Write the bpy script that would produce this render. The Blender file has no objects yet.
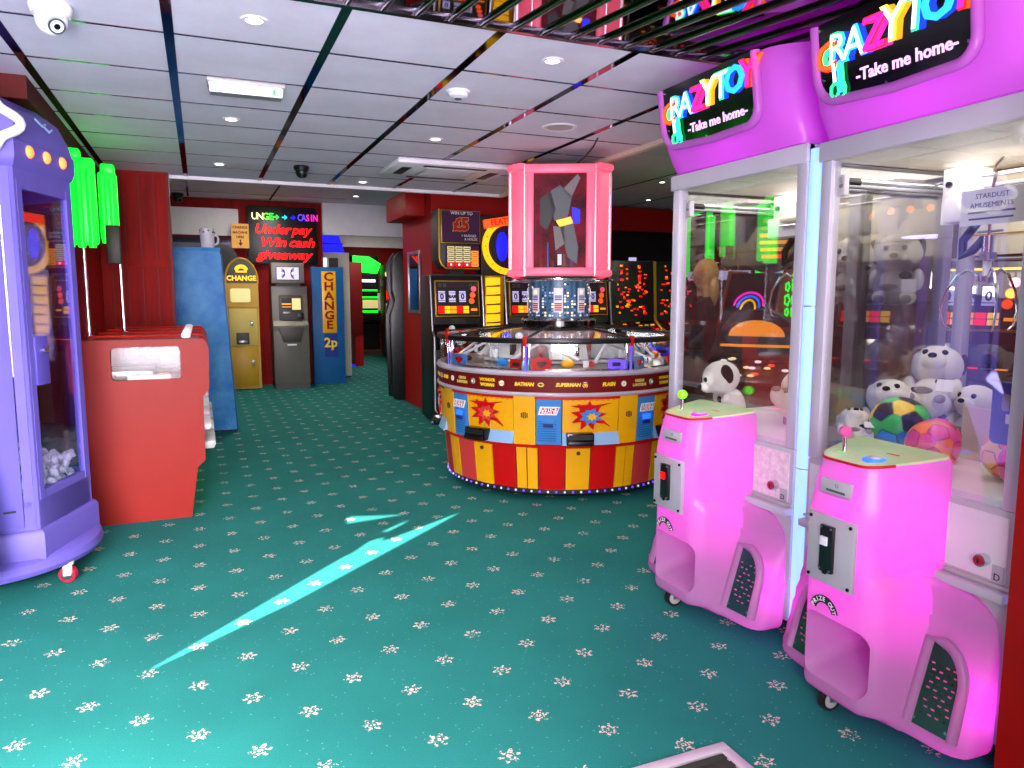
import bpy, bmesh, math, random
from mathutils import Matrix, Vector
PI = math.pi
R = math.radians
rnd = random.Random(7)
scene = bpy.context.scene
COL = scene.collection

# ------------------------------------------------------------------ materials
def lin(h):
    c = [int(h[i:i + 2], 16) / 255 for i in (0, 2, 4)]
    return tuple(x / 12.92 if x <= .04045 else ((x + .055) / 1.055) ** 2.4 for x in c) + (1,)

SPEC = {  # name: (hex, roughness, metallic, emission hex, emission strength)
    'white_paint': ('e6e2ea', .4, 0), 'white_frame': ('bfbac8', .35, 0), 'cream': ('e4dcc8', .5, 0), 'offwhite': ('cfcac6', .6, 0),
    'black': ('0b0b0e', .35, 0), 'black_gloss': ('08080b', .12, 0), 'dark': ('1a1618', .5, 0), 'rubber': ('17100f', .6, 0),
    'chrome': ('d8d8de', .12, 1), 'plate_metal': ('c9bfcb', .35, .25), 'dim_red': ('7a1420', .4, 0, '8a1420', .5), 'steel': ('a9a9b0', .3, 1), 'rib_metal': ('77757c', .15, 1), 'darkmetal': ('3a3a40', .25, 1), 'silver_paint': ('9fa0a6', .35, .6),
    'red_paint': ('c01a12', .35, 0), 'red_panel': ('961f17', .45, 0), 'red_wall': ('a00c08', .42, 0), 'dark_red': ('6d0f10', .5, 0), 'bulkhead_red': ('4f0907', .6, 0), 'cover_brown': ('240b08', .5, 0), 'jamb_red': ('a30a06', .4, 0),
    'purple': ('675bb4', .42, 0), 'purple_dark': ('5c4fb0', .5, 0), 'blue_box': ('2e7fb8', .35, 0), 'blue_panel': ('1d5f9c', .4, 0),
    'yellow': ('f2ae00', .35, 0), 'mustard': ('c79a18', .4, 0), 'mustard_light': ('d8bf62', .4, 0), 'carnival_red': ('c20f12', .3, 0), 'carnival_pink': ('d23a3c', .3, 0),
    'sky_blue': ('3d86c9', .35, 0), 'pale_blue': ('8fb6dd', .4, 0), 'grey_kiosk': ('77726a', .4, .3), 'grey_dark': ('4b4844', .45, .2), 'grey_light': ('b6b6b4', .4, 0),
    'foam': ('f4f2ee', .8, 0), 'plush_white': ('e9e5e0', .95, 0), 'plush_black': ('221c1e', .95, 0), 'plush_grey': ('8c8684', .95, 0), 'plush_pink': ('e0559a', .95, 0),
    'gold': ('c8961e', .3, .5), 'wood_orange': ('a4521a', .4, 0), 'brown': ('4b2c1c', .5, 0), 'mat_rib': ('2c2b25', .9, 0), 'mat_alu': ('d9d2d6', .35, .4),
    'grille': ('3f6860', .22, .75), 'lilac_text': ('e6b8ea', .5, 0, 'e9b0f0', 1.0), 'text_white': ('f2f0f2', .5, 0), 'text_red': ('8c1313', .5, 0), 'text_yellow': ('f2cf1a', .5, 0), 'text_black': ('151515', .5, 0),
    'skin': ('d9a583', .55, 0), 'hair_blond': ('d4a85c', .6, 0), 'cloth_dark': ('17171c', .9, 0), 'ink_red': ('b3261c', .5, 0), 'ink_grey': ('55585e', .5, 0), 'paper': ('ece9ea', .6, 0), 'paper_grey': ('b9b4bd', .6, 0),
    'ball_green': ('35c84a', .35, 0), 'ball_yellow': ('f5d020', .35, 0), 'ball_blue': ('1f8fe0', .35, 0), 'ball_orange': ('ff7a1e', .35, 0), 'ball_pink': ('f0408f', .35, 0), 'phone_blue': ('26388f', .35, 0),
    'tile': ('e9e6ec', .75, 0), 'green_card': ('3f9a3a', .4, 0), 'wheel_red': ('a51f38', .4, 0),
    # things that give off light
    'picture_purple': ('4a1f6a', .4, 0), 'led_white': ('ffffff', .4, 0, 'fff1d8', 14), 'led_tube': ('8fb0e8', .3, 0, '8cb4ff', 1.35), 'glow_green': ('20ff40', .35, 0, '00ff28', 1.5), 'glow_green_soft': ('20ff40', .35, 0, '10f040', .9),
    'glow_pink': ('ff7c94', .4, 0, 'ff3a5e', .62), 'glow_orange': ('ff9a5a', .4, 0, 'ff7426', 2.0), 'glow_red': ('ff1010', .4, 0, 'ff0a06', 1.6), 'glow_amber': ('ff9a10', .4, 0, 'ff9410', 1.1), 'glow_yellow': ('ffc81a', .4, 0, 'ffbe08', 1.0),
    'glow_blue': ('2a2aff', .4, 0, '1818ff', 1.3), 'glow_sky': ('3a7aff', .4, 0, '1a5aff', 1.6), 'glow_violet': ('7a50ff', .4, 0, '5030ff', 1.6), 'glow_screen': ('c8c4e8', .4, 0, 'b8b4e8', .7), 'glow_warm': ('fff0c0', .4, 0, 'ffe6a0', 1.2),
    'glow_white': ('ffffff', .4, 0, 'f6f4ff', 1.2), 'glow_cream': ('e8dc9a', .4, 0, 'd8c878', .55), 'glow_magenta': ('ff20c0', .4, 0, 'ff10c0', 1.4), 'glow_cyan': ('20e0ff', .4, 0, '10d0ff', 1.3), 'glow_lime': ('80ff20', .4, 0, '70ff10', 1.2), 'glow_dim_purple': ('3a1c3a', .4, 0, '2c1030', .5),
    'neon_orange': ('ff6a20', .4, 0, 'ff4a10', 1.3), 'neon_green': ('40ffa0', .4, 0, '18ff70', 1.4), 'neon_blue': ('40c0ff', .4, 0, '10a0ff', 1.4), 'neon_pink': ('ff30a0', .4, 0, 'ff1090', 1.4), 'neon_yellow': ('fff060', .4, 0, 'ffe820', 1.5), 'neon_white': ('ffffff', .4, 0, 'd8fff0', 1.8), 'neon_red': ('ff3020', .4, 0, 'ff1c18', 1.4), 'neon_deep_blue': ('2040ff', .4, 0, '1030ff', 1.3),
}
MATS = {}

def nt_new(name):
    m = bpy.data.materials.new(name); m.use_nodes = True
    nt = m.node_tree; nt.nodes.clear()
    out = nt.nodes.new('ShaderNodeOutputMaterial')
    return m, nt, out

def N(nt, kind, **kw):
    n = nt.nodes.new('ShaderNode' + kind)
    for k, v in kw.items():
        if k.startswith('i_'):
            key = k[2:]
            n.inputs[int(key) if key.isdigit() else key.replace('_', ' ')].default_value = v
        else:
            setattr(n, k, v)
    return n

def principled_mat(name, hx, rough, metal, ehx=None, es=0):
    m, nt, out = nt_new(name)
    b = N(nt, 'BsdfPrincipled'); b.inputs['Roughness'].default_value = rough; b.inputs['Metallic'].default_value = metal
    c = lin(hx)
    if 'red' in name or 'blue' in name or 'purple' in name: b.inputs['Specular IOR Level'].default_value = .2
    if ehx:
        b.inputs['Base Color'].default_value = c
        b.inputs['Emission Color'].default_value = lin(ehx); b.inputs['Emission Strength'].default_value = es
    else:                                   # slight procedural unevenness
        tc = N(nt, 'TexCoord'); no = N(nt, 'TexNoise'); no.inputs['Scale'].default_value = 7.0; no.inputs['Detail'].default_value = 3
        nt.links.new(tc.outputs['Object'], no.inputs['Vector'])
        mx = N(nt, 'MixRGB'); mx.inputs['Color1'].default_value = tuple(x * .9 for x in c[:3]) + (1,); mx.inputs['Color2'].default_value = tuple(min(1, x * 1.08) for x in c[:3]) + (1,)
        nt.links.new(no.outputs['Fac'], mx.inputs['Fac']); nt.links.new(mx.outputs['Color'], b.inputs['Base Color'])
    nt.links.new(b.outputs[0], out.inputs[0])
    return m

def mix2(nt, fac, a, b):
    mx = N(nt, 'MixShader')
    if isinstance(fac, (int, float)): mx.inputs[0].default_value = fac
    else: nt.links.new(fac, mx.inputs[0])
    nt.links.new(a, mx.inputs[1]); nt.links.new(b, mx.inputs[2])
    return mx.outputs[0]

def make_glass(name, tint, base=.04, edge=.5, rough=.015):
    m, nt, out = nt_new(name)
    t = N(nt, 'BsdfTransparent'); t.inputs[0].default_value = tint
    g = N(nt, 'BsdfGlossy'); g.inputs['Roughness'].default_value = rough; g.inputs['Color'].default_value = (1, 1, 1, 1)
    lw = N(nt, 'LayerWeight'); lw.inputs['Blend'].default_value = .25
    mr = N(nt, 'MapRange'); mr.inputs[3].default_value = base; mr.inputs[4].default_value = edge
    nt.links.new(lw.outputs['Facing'], mr.inputs[0])
    nt.links.new(mix2(nt, mr.outputs[0], t.outputs[0], g.outputs[0]), out.inputs[0])
    return m

def make_translucent(name, hx, thx, f=.5, rough=.22):
    m, nt, out = nt_new(name)
    b = N(nt, 'BsdfPrincipled'); b.inputs['Base Color'].default_value = lin(hx); b.inputs['Roughness'].default_value = rough
    t = N(nt, 'BsdfTranslucent'); t.inputs[0].default_value = lin(thx)
    nt.links.new(mix2(nt, f, b.outputs[0], t.outputs[0]), out.inputs[0])
    return m

def make_mirror(name, hx, rough=.03):
    m, nt, out = nt_new(name)
    g = N(nt, 'BsdfGlossy'); g.inputs['Color'].default_value = lin(hx); g.inputs['Roughness'].default_value = rough
    nt.links.new(g.outputs[0], out.inputs[0]); return m

def make_carpet():
    m, nt, out = nt_new('carpet'); L = nt.links.new
    b = N(nt, 'BsdfPrincipled'); b.inputs['Roughness'].default_value = .95; b.inputs['Specular IOR Level'].default_value = .15
    geo = N(nt, 'NewGeometry'); sep = N(nt, 'SeparateXYZ'); L(geo.outputs['Position'], sep.inputs[0])
    def math_(op, a, bb=None, c=None):
        n = N(nt, 'Math', operation=op)
        for i, v in enumerate((a, bb, c)):
            if v is None: continue
            if isinstance(v, (int, float)): n.inputs[i].default_value = v
            else: L(v, n.inputs[i])
        return n.outputs[0]
    px, py = .364, .338
    ox, oy = -.617, 4.030
    def motif(dx, dy):
        u = math_('SUBTRACT', math_('FRACT', math_('DIVIDE', math_('SUBTRACT', sep.outputs[0], ox + dx - px / 2), px)), .5)
        v = math_('SUBTRACT', math_('FRACT', math_('DIVIDE', math_('SUBTRACT', sep.outputs[1], oy + dy - py / 2), py)), .5)
        u = math_('MULTIPLY', u, px); v = math_('MULTIPLY', v, py)
        r = math_('SQRT', math_('ADD', math_('MULTIPLY', u, u), math_('MULTIPLY', v, v)))
        a = math_('ARCTAN2', v, u)
        pet = math_('MULTIPLY_ADD', math_('COSINE', math_('MULTIPLY', a, 6)), .010, .029)      # six petals
        body = math_('LESS_THAN', r, pet)
        ring = math_('GREATER_THAN', math_('ABSOLUTE', math_('SUBTRACT', r, .0125)), .0028)    # eye of the flower
        return math_('MULTIPLY', body, ring)
    fl = math_('MAXIMUM', motif(0, 0), motif(px / 2, py / 2))
    tuft = N(nt, 'TexVoronoi'); tuft.inputs['Scale'].default_value = 130; L(geo.outputs['Position'], tuft.inputs['Vector'])
    gap = math_('LESS_THAN', tuft.outputs['Distance'], .52)
    fl = math_('MULTIPLY', fl, gap)
    n1 = N(nt, 'TexNoise'); n1.inputs['Scale'].default_value = 1.6; n1.inputs['Detail'].default_value = 4; L(geo.outputs['Position'], n1.inputs['Vector'])
    n2 = N(nt, 'TexNoise'); n2.inputs['Scale'].default_value = 260; n2.inputs['Detail'].default_value = 2; L(geo.outputs['Position'], n2.inputs['Vector'])
    c1 = N(nt, 'MixRGB'); c1.inputs[1].default_value = lin('1b6965'); c1.inputs[2].default_value = lin('28867f'); L(n1.outputs['Fac'], c1.inputs[0])
    c2 = N(nt, 'MixRGB', blend_type='MULTIPLY'); c2.inputs[0].default_value = .55
    cr = N(nt, 'ValToRGB'); cr.color_ramp.elements[0].position = .3; cr.color_ramp.elements[1].position = .7; cr.color_ramp.elements[0].color = (.5, .5, .5, 1)
    L(n2.outputs['Fac'], cr.inputs[0]); L(c1.outputs[0], c2.inputs[1]); L(cr.outputs[0], c2.inputs[2])
    vs = N(nt, 'TexVoronoi'); vs.inputs['Scale'].default_value = 34; L(geo.outputs['Position'], vs.inputs['Vector'])    # stray flecks of pile
    fk = math_('MULTIPLY', math_('LESS_THAN', vs.outputs['Distance'], .1), .45)
    c3 = N(nt, 'MixRGB'); L(fk, c3.inputs[0]); L(c2.outputs[0], c3.inputs[1]); c3.inputs[2].default_value = lin('7fb0b0')
    c4 = N(nt, 'MixRGB'); L(fl, c4.inputs[0]); L(c3.outputs[0], c4.inputs[1]); c4.inputs[2].default_value = lin('d8bcb2')
    L(c4.outputs[0], b.inputs['Base Color'])
    bp = N(nt, 'Bump'); bp.inputs['Strength'].default_value = .35; bp.inputs['Distance'].default_value = .004; L(n2.outputs['Fac'], bp.inputs['Height']); L(bp.outputs[0], b.inputs['Normal'])
    L(b.outputs[0], out.inputs[0]); return m

def make_blotch(name, h1, h2, scale=3.0, rough=.35, stretch=(1, 1, 1), spec=.5, emit=0):
    m, nt, out = nt_new(name); L = nt.links.new
    b = N(nt, 'BsdfPrincipled'); b.inputs['Roughness'].default_value = rough
    tc = N(nt, 'TexCoord'); mp = N(nt, 'Mapping'); mp.inputs['Scale'].default_value = stretch; L(tc.outputs['Object'], mp.inputs[0])
    no = N(nt, 'TexNoise'); no.inputs['Scale'].default_value = scale; no.inputs['Detail'].default_value = 6; no.inputs['Roughness'].default_value = .65; L(mp.outputs[0], no.inputs['Vector'])
    cr = N(nt, 'ValToRGB'); cr.color_ramp.elements[0].position = .35; cr.color_ramp.elements[1].position = .68; cr.color_ramp.elements[0].color = lin(h1); cr.color_ramp.elements[1].color = lin(h2)
    L(no.outputs['Fac'], cr.inputs[0]); L(cr.outputs[0], b.inputs['Base Color']); b.inputs['Specular IOR Level'].default_value = spec
    if emit: L(cr.outputs[0], b.inputs['Emission Color']); b.inputs['Emission Strength'].default_value = emit
    L(b.outputs[0], out.inputs[0]); return m

def make_coins(name):
    m, nt, out = nt_new(name); L = nt.links.new
    b = N(nt, 'BsdfPrincipled'); b.inputs['Roughness'].default_value = .3; b.inputs['Metallic'].default_value = .8
    tc = N(nt, 'TexCoord'); v = N(nt, 'TexVoronoi'); v.inputs['Scale'].default_value = 45; L(tc.outputs['Object'], v.inputs['Vector'])
    cr = N(nt, 'ValToRGB'); cr.color_ramp.elements[0].color = lin('c9c2b4'); cr.color_ramp.elements[1].color = lin('4f483e'); L(v.outputs['Distance'], cr.inputs[0])
    L(cr.outputs[0], b.inputs['Base Color'])
    bp = N(nt, 'Bump'); bp.inputs['Strength'].default_value = .8; L(v.outputs['Distance'], bp.inputs['Height']); L(bp.outputs[0], b.inputs['Normal'])
    L(b.outputs[0], out.inputs[0]); return m

def M(name):
    if name in MATS: return MATS[name]
    if name == 'glass': m = make_glass('glass', (.97, .98, .98, 1), .045, .5)
    elif name == 'glass_tint': m = make_glass('glass_tint', (.9, .88, 1, 1), .05, .5)
    elif name == 'glass_side': m = make_glass('glass_side', (.93, .93, .94, 1), .05, .5)
    elif name == 'acrylic': m = make_glass('acrylic', (.93, .9, .92, 1), .02, .4, .25)
    elif name == 'pink_shell': m = make_translucent('pink_shell', 'c79ac6', 'ff5cee', .45)
    elif name == 'pink_header': m = make_translucent('pink_header', 'd274dc', 'f050f0', .42)
    elif name == 'mirror': m = make_mirror('mirror', 'b9b4bb', .02)
    elif name == 'mirror_dark': m = make_mirror('mirror_dark', 'a9a2aa', .03)
    elif name == 'mirror_strip': m = make_mirror('mirror_strip', '8b8590', .05)
    elif name == 'carpet': m = make_carpet()
    elif name == 'blue_worn': m = make_blotch('blue_worn', '1578d0', '58b0ea', 3.2, .4, spec=.2)
    elif name == 'red_board': m = make_blotch('red_board', '7c0a08', '9a1410', 2.0, .6, (6, 6, .7), .12)
    elif name == 'control_print': m = make_blotch('control_print', 'a8d8a0', 'd8d8a0', 6, .2)
    elif name == 'picture_night': m = make_blotch('picture_night', '1c070d', '7a1028', 5, .6, spec=.2, emit=.35)
    elif name == 'city_print': m = make_blotch('city_print', '1c3550', '5a86a8', 9, .35, (3, 3, .3))
    elif name == 'coins': m = make_coins('coins')
    elif name == 'tile_ceiling': m = make_blotch('tile_ceiling', 'd6cfde', 'e4deee', 2.5, .7)  # lavender spill of the pink lights is put into the white tile colour
    elif name == 'foam_lump': m = make_blotch('foam_lump', 'e2bcd2', 'fbe6f2', 40, .7)
    elif name == 'drum_print': m = make_blotch('drum_print', 'b8271c', 'e6e0dc', 14, .4)
    else: m = principled_mat(name, *SPEC[name])
    MATS[name] = m
    return m

# ------------------------------------------------------------------ mesh builder
class B:
    def __init__(s):
        s.v = []; s.f = []; s.m = []; s.mats = []; s.T = Matrix.Identity(4)
    def mi(s, m):
        if m not in s.mats: s.mats.append(m)
        return s.mats.index(m)
    def raw(s, vs, fs, m):
        o = len(s.v); k = s.mi(m) if isinstance(m, str) else None
        s.v += [s.T @ Vector(v) for v in vs]
        for i, f in enumerate(fs):
            s.f.append([o + a for a in f]); s.m.append(k if k is not None else s.mi(m[i]))
        return s
    def box(s, x0, x1, y0, y1, z0, z1, m, bev=0):
        if bev <= 0:
            vs = [(x, y, z) for z in (z0, z1) for y in (y0, y1) for x in (x0, x1)]
            return s.raw(vs, [(0, 2, 3, 1), (4, 5, 7, 6), (0, 1, 5, 4), (2, 6, 7, 3), (0, 4, 6, 2), (1, 3, 7, 5)], m)
        bm = bmesh.new(); bmesh.ops.create_cube(bm, size=1)
        for v in bm.verts:
            v.co = ((x0 + x1) / 2 + v.co.x * (x1 - x0), (y0 + y1) / 2 + v.co.y * (y1 - y0), (z0 + z1) / 2 + v.co.z * (z1 - z0))
        bmesh.ops.bevel(bm, geom=list(bm.edges), offset=min(bev, .49 * min(x1 - x0, y1 - y0, z1 - z0)), segments=2, profile=.5, affect='EDGES')
        s.bm(bm, m); return s
    def bm(s, bm, m):
        bm.verts.index_update()
        s.raw([v.co.copy() for v in bm.verts], [[v.index for v in f.verts] for f in bm.faces], m); bm.free()
    def cyl(s, p0, p1, r, m, n=16, r1=None, caps=True):
        p0 = Vector(p0); p1 = Vector(p1); r1 = r if r1 is None else r1
        d = (p1 - p0).normalized(); a = d.orthogonal().normalized(); b = d.cross(a)
        vs = []
        for p, q in ((p0, r), (p1, r1)):
            for i in range(n):
                t = 2 * PI * i / n; vs.append(p + (a * math.cos(t) + b * math.sin(t)) * q)
        fs = [(i, (i + 1) % n, n + (i + 1) % n, n + i) for i in range(n)]
        if caps: fs += [tuple(range(n - 1, -1, -1)), tuple(range(n, 2 * n))]
        return s.raw(vs, fs, m)
    def sph(s, c, r, m, sc=(1, 1, 1), n=16, rot=None):
        bm = bmesh.new(); bmesh.ops.create_uvsphere(bm, u_segments=n, v_segments=max(6, n // 2 + 1), radius=r)
        X = Matrix.Translation(c) @ (rot or Matrix.Identity(4)) @ Matrix.Diagonal((*sc, 1))
        bm.transform(X); s.bm(bm, m); return s
    def prism(s, poly, d0, d1, ax, m, bev=0):
        f = {'x': lambda a, b, d: (d, a, b), 'y': lambda a, b, d: (a, d, b), 'z': lambda a, b, d: (a, b, d)}[ax]
        n = len(poly)
        vs = [f(a, b, d0) for a, b in poly] + [f(a, b, d1) for a, b in poly]
        fs = [tuple(range(n - 1, -1, -1)), tuple(range(n, 2 * n))] + [(i, (i + 1) % n, n + (i + 1) % n, n + i) for i in range(n)]
        bm = bmesh.new(); bv = [bm.verts.new(v) for v in vs]
        for q in fs: bm.faces.new([bv[i] for i in q])
        bmesh.ops.recalc_face_normals(bm, faces=bm.faces)
        if bev: bmesh.ops.bevel(bm, geom=list(bm.edges), offset=bev, segments=2, profile=.5, affect='EDGES')
        s.bm(bm, m); return s
    def loft(s, rings, m, cap0=True, cap1=True, closed=True):
        n = len(rings[0]); vs = [p for r in rings for p in r]; fs = []
        for k in range(len(rings) - 1):
            for i in range(n if closed else n - 1):
                j = (i + 1) % n; fs.append((k * n + i, k * n + j, (k + 1) * n + j, (k + 1) * n + i))
        if cap0: fs.append(tuple(range(n - 1, -1, -1)))
        if cap1: fs.append(tuple(range((len(rings) - 1) * n, len(rings) * n)))
        return s.raw(vs, fs, m)
    def tube(s, path, r, m, n=8, closed=False):
        P = [Vector(p) for p in path]; rings = []; k = len(P)
        ref = None
        for i, p in enumerate(P):
            if closed: d = (P[(i + 1) % k] - P[i - 1]).normalized()
            else: d = (P[min(i + 1, k - 1)] - P[max(i - 1, 0)]).normalized()
            if ref is None: ref = d.orthogonal().normalized()
            a = (ref - d * ref.dot(d)).normalized(); ref = a; b = d.cross(a)
            rings.append([p + (a * math.cos(2 * PI * j / n) + b * math.sin(2 * PI * j / n)) * (r[i] if isinstance(r, (list, tuple)) else r) for j in range(n)])
        if closed: rings.append(rings[0])
        return s.loft(rings, m, not closed, not closed)
    def lathe(s, prof, m, n=48, c=(0, 0), a0=0, a1=2 * PI):
        full = abs(a1 - a0 - 2 * PI) < 1e-6; k = n if full else n + 1
        vs = []; fs = []
        for r, z in prof:
            for i in range(k):
                t = a0 + (a1 - a0) * i / n; vs.append((c[0] + r * math.cos(t), c[1] + r * math.sin(t), z))
        for j in range(len(prof) - 1):
            for i in range(n):
                q = (i + 1) % k; fs.append((j * k + i, j * k + q, (j + 1) * k + q, (j + 1) * k + i))
        return s.raw(vs, fs, m)
    def text(s, body, size, m, at=(0, 0, 0), face='-y', depth=.004, bold=0, shear=0, rot=0, align='CENTER', sx=1.0):
        """lettering lying in the plane of a face; +x reads to the right when seen from the front (-y)"""
        cu = bpy.data.curves.new('lettering', 'FONT'); cu.body = body; cu.size = size; cu.align_x = align; cu.align_y = 'CENTER'
        cu.extrude = depth / 2; cu.offset = bold; cu.shear = shear; cu.resolution_u = 2
        o = bpy.data.objects.new('lettering', cu); COL.objects.link(o)
        dg = bpy.context.evaluated_depsgraph_get(); e = o.evaluated_get(dg); me = e.to_mesh()
        X = {'-y': Matrix.Rotation(PI / 2, 4, 'X'), 'z': Matrix.Identity(4)}[face]
        X = Matrix.Translation(at) @ X @ Matrix.Rotation(rot, 4, 'Z') @ Matrix.Diagonal((sx, 1, 1, 1))
        s.raw([X @ v.co for v in me.vertices], [list(p.vertices) for p in me.polygons], m)
        e.to_mesh_clear(); bpy.data.objects.remove(o); bpy.data.curves.remove(cu)
        return s
    def mesh(s, name, sharp=38):
        me = bpy.data.meshes.new(name); me.from_pydata([tuple(v) for v in s.v], [], s.f)
        for q in s.mats: me.materials.append(M(q))
        me.polygons.foreach_set('material_index', s.m); me.validate()
        bm = bmesh.new(); bm.from_mesh(me); bmesh.ops.remove_doubles(bm, verts=bm.verts, dist=1e-6)
        bmesh.ops.recalc_face_normals(bm, faces=bm.faces)
        lim = R(sharp)
        for f in bm.faces: f.smooth = True
        for e in bm.edges: e.smooth = len(e.link_faces) == 2 and e.calc_face_angle(0) < lim
        bm.to_mesh(me); bm.free(); return me
    def obj(s, name, parent=None, label=None, sharp=38):
        o = bpy.data.objects.new(name, s.mesh(name, sharp)); COL.objects.link(o)
        if parent is not None: o.parent = parent
        if label: o['label'] = label
        return o

def thing(name, label, cat, loc=(0, 0, 0), rz=0, group=None):
    o = bpy.data.objects.new(name, None); COL.objects.link(o); o.empty_display_size = .1
    o.location = loc; o.rotation_euler = (0, 0, rz); o['label'] = label; o['category'] = cat
    if group: o['group'] = group
    return o

def tag(o, label, cat, group=None):
    o['label'] = label; o['category'] = cat
    if group: o['group'] = group
    return o

def struct(b, name, **kw):
    o = b.obj(name, **kw); o['kind'] = 'structure'; return o

def copy_tree(src, loc=None, rz=None, label=None, parent=None):
    c = src.copy(); COL.objects.link(c)
    if parent is not None: c.parent = parent
    if loc is not None: c.location = loc
    if rz is not None: c.rotation_euler = (0, 0, rz)
    if label: c['label'] = label
    for ch in list(src.children): copy_tree(ch, parent=c)
    return c

def boolean(o, cutters):
    for b in cutters:
        c = b.obj('cutter', o.parent); md = o.modifiers.new('cut', 'BOOLEAN'); md.operation = 'DIFFERENCE'; md.solver = 'EXACT'; md.object = c
        bpy.context.view_layer.update()
        dg = bpy.context.evaluated_depsgraph_get(); me = bpy.data.meshes.new_from_object(o.evaluated_get(dg))
        o.modifiers.clear(); o.data = me; bpy.data.objects.remove(c)
    bm = bmesh.new(); bm.from_mesh(o.data)
    for f in bm.faces: f.smooth = True
    for e in bm.edges: e.smooth = len(e.link_faces) == 2 and e.calc_face_angle(0) < R(38)
    bm.to_mesh(o.data); bm.free()
    return o

def rrect(x0, x1, y0, y1, r, n=5):
    p = []
    for cx, cy, a in ((x1 - r, y1 - r, 0), (x0 + r, y1 - r, 90), (x0 + r, y0 + r, 180), (x1 - r, y0 + r, 270)):
        for i in range(n + 1):
            t = R(a + 90 * i / n); p.append((cx + r * math.cos(t), cy + r * math.sin(t)))
    return p

def lamp(kind, name, loc, energy, color=(1, 1, 1), **kw):
    l = bpy.data.lights.new(name, kind); l.energy = energy; l.color = color
    rot = kw.pop('rot', None)
    for k, v in kw.items(): setattr(l, k, v)
    o = bpy.data.objects.new(name, l); COL.objects.link(o); o.location = loc
    if rot: o.rotation_euler = rot
    return o
SLITS =  [[(-0.248, 3.056), (0.078, 3.394), (0.685, 4.03), (1.687, 4.657), (1.342, 4.342), (0.373, 3.482), (-0.195, 3.05)], [(0.49, 3.775), (0.869, 4.229), (1.017, 4.287), (0.944, 4.159), (0.557, 3.746)], [(0.984, 4.385), (1.265, 4.608), (1.182, 4.478), (1.015, 4.329)], [(0.841, 4.787), (0.803, 4.615), (1.234, 4.67)], [(0.487, 2.904), (0.765, 3.195), (0.775, 3.179), (0.493, 2.892)], [(0.531, 2.876), (0.838, 3.236), (0.848, 3.219), (0.541, 2.863)], [(0.547, 2.629), (0.819, 2.811), (0.824, 2.799), (0.552, 2.619)]]
# ------------------------------------------------------------------ camera, view
cam = bpy.data.cameras.new('camera'); cam.sensor_width = 36; cam.lens = 25.7; cam.clip_start = .05
co = bpy.data.objects.new('camera', cam); COL.objects.link(co)
co.location = (0, 0, 1.45); co.rotation_euler = (R(90 - 6.787), 0, R(-22.968)); scene.camera = co
vs = scene.view_settings
vs.view_transform = 'Standard'; vs.look = 'None'; vs.gamma = 1; vs.use_curve_mapping = False; vs.exposure = 0.0
w = bpy.data.worlds.new('sky'); scene.world = w; w.use_nodes = True
w.node_tree.nodes['Background'].inputs[0].default_value = (.55, .7, 1, 1); w.node_tree.nodes['Background'].inputs[1].default_value = .5

# ------------------------------------------------------------------ the room
struct(B().box(-2.2, 10.2, -1.2, 20.2, -.1, 0, 'carpet'), 'floor')
CZ = 2.55
struct(B().box(-1.75, 3.03, 2.91, 7.5, CZ, CZ + .05, 'tile_ceiling'), 'ceiling')
MZ = lambda y: CZ - max(0, min(.91, 2.91 - y)) * .097    # the mirrored part drops a little towards the street
struct(B().prism([(2.91, CZ), (2.0, MZ(2.0)), (-1.0, MZ(-1.0)), (-1.0, CZ + .05), (2.91, CZ + .05)], -1.75, 3.03, 'x', 'mirror_dark'), 'ceiling_mirror')
struct(B().box(-2.2, 10.2, 2.0, 13.0, 3.0, 3.1, 'tile_ceiling'), 'ceiling_raised')
struct(B().box(1.9, 10.2, 13.0, 20.2, 2.86, 2.95, 'tile_ceiling'), 'ceiling_corridor')
k = 0
for x in (-.705, -.07, .57, 1.21, 1.865, 2.5):
    k += 1; struct(B().box(x - .02, x + .02, 2.93, 7.48, CZ - .004, CZ + .002, 'mirror_strip'), 'trim_%d' % k)
for y in (3.52, 4.10, 4.69, 5.22, 5.77, 6.33, 6.9):
    k += 1; struct(B().box(-1.75, 3.01, y - .008, y + .008, CZ - .003, CZ + .002, 'mirror_strip'), 'trim_%d' % k)
for i in range(40):                       # dark glossy ribs under the mirror ceiling
    x = -1.6 + i * .135
    if x > 3.0: break
    k += 1; b = B(); b.tube([(x, -.95, MZ(0) - .009), (x, 2.0, MZ(2) - .009), (x, 2.9, MZ(2.9) - .009)], .009, 'rib_metal', 10); struct(b, 'trim_%d' % k)
k += 1; struct(B().box(-1.75, 3.03, 2.90, 2.93, CZ - .016, CZ + .004, 'rib_metal'), 'trim_%d' % k)
k += 1; struct(B().box(-1.75, 3.06, 7.48, 7.53, CZ - .03, CZ + .06, 'white_paint'), 'trim_%d' % k)
k += 1; struct(B().box(3.02, 3.07, 3.3, 7.5, CZ - .03, CZ + .06, 'cream'), 'trim_%d' % k)
for y in (8.4, 9.6, 10.8, 12.0):
    k += 1; struct(B().box(-2, 2.2, y - .008, y + .008, 2.996, 3.002, 'mirror_strip'), 'trim_%d' % k)
for x in (-.1, 1.1, 4.4, 5.6, 6.8):
    k += 1; struct(B().box(x - .015, x + .015, 7.6, 12.6, 2.996, 3.002, 'mirror_strip'), 'trim_%d' % k)

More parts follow.
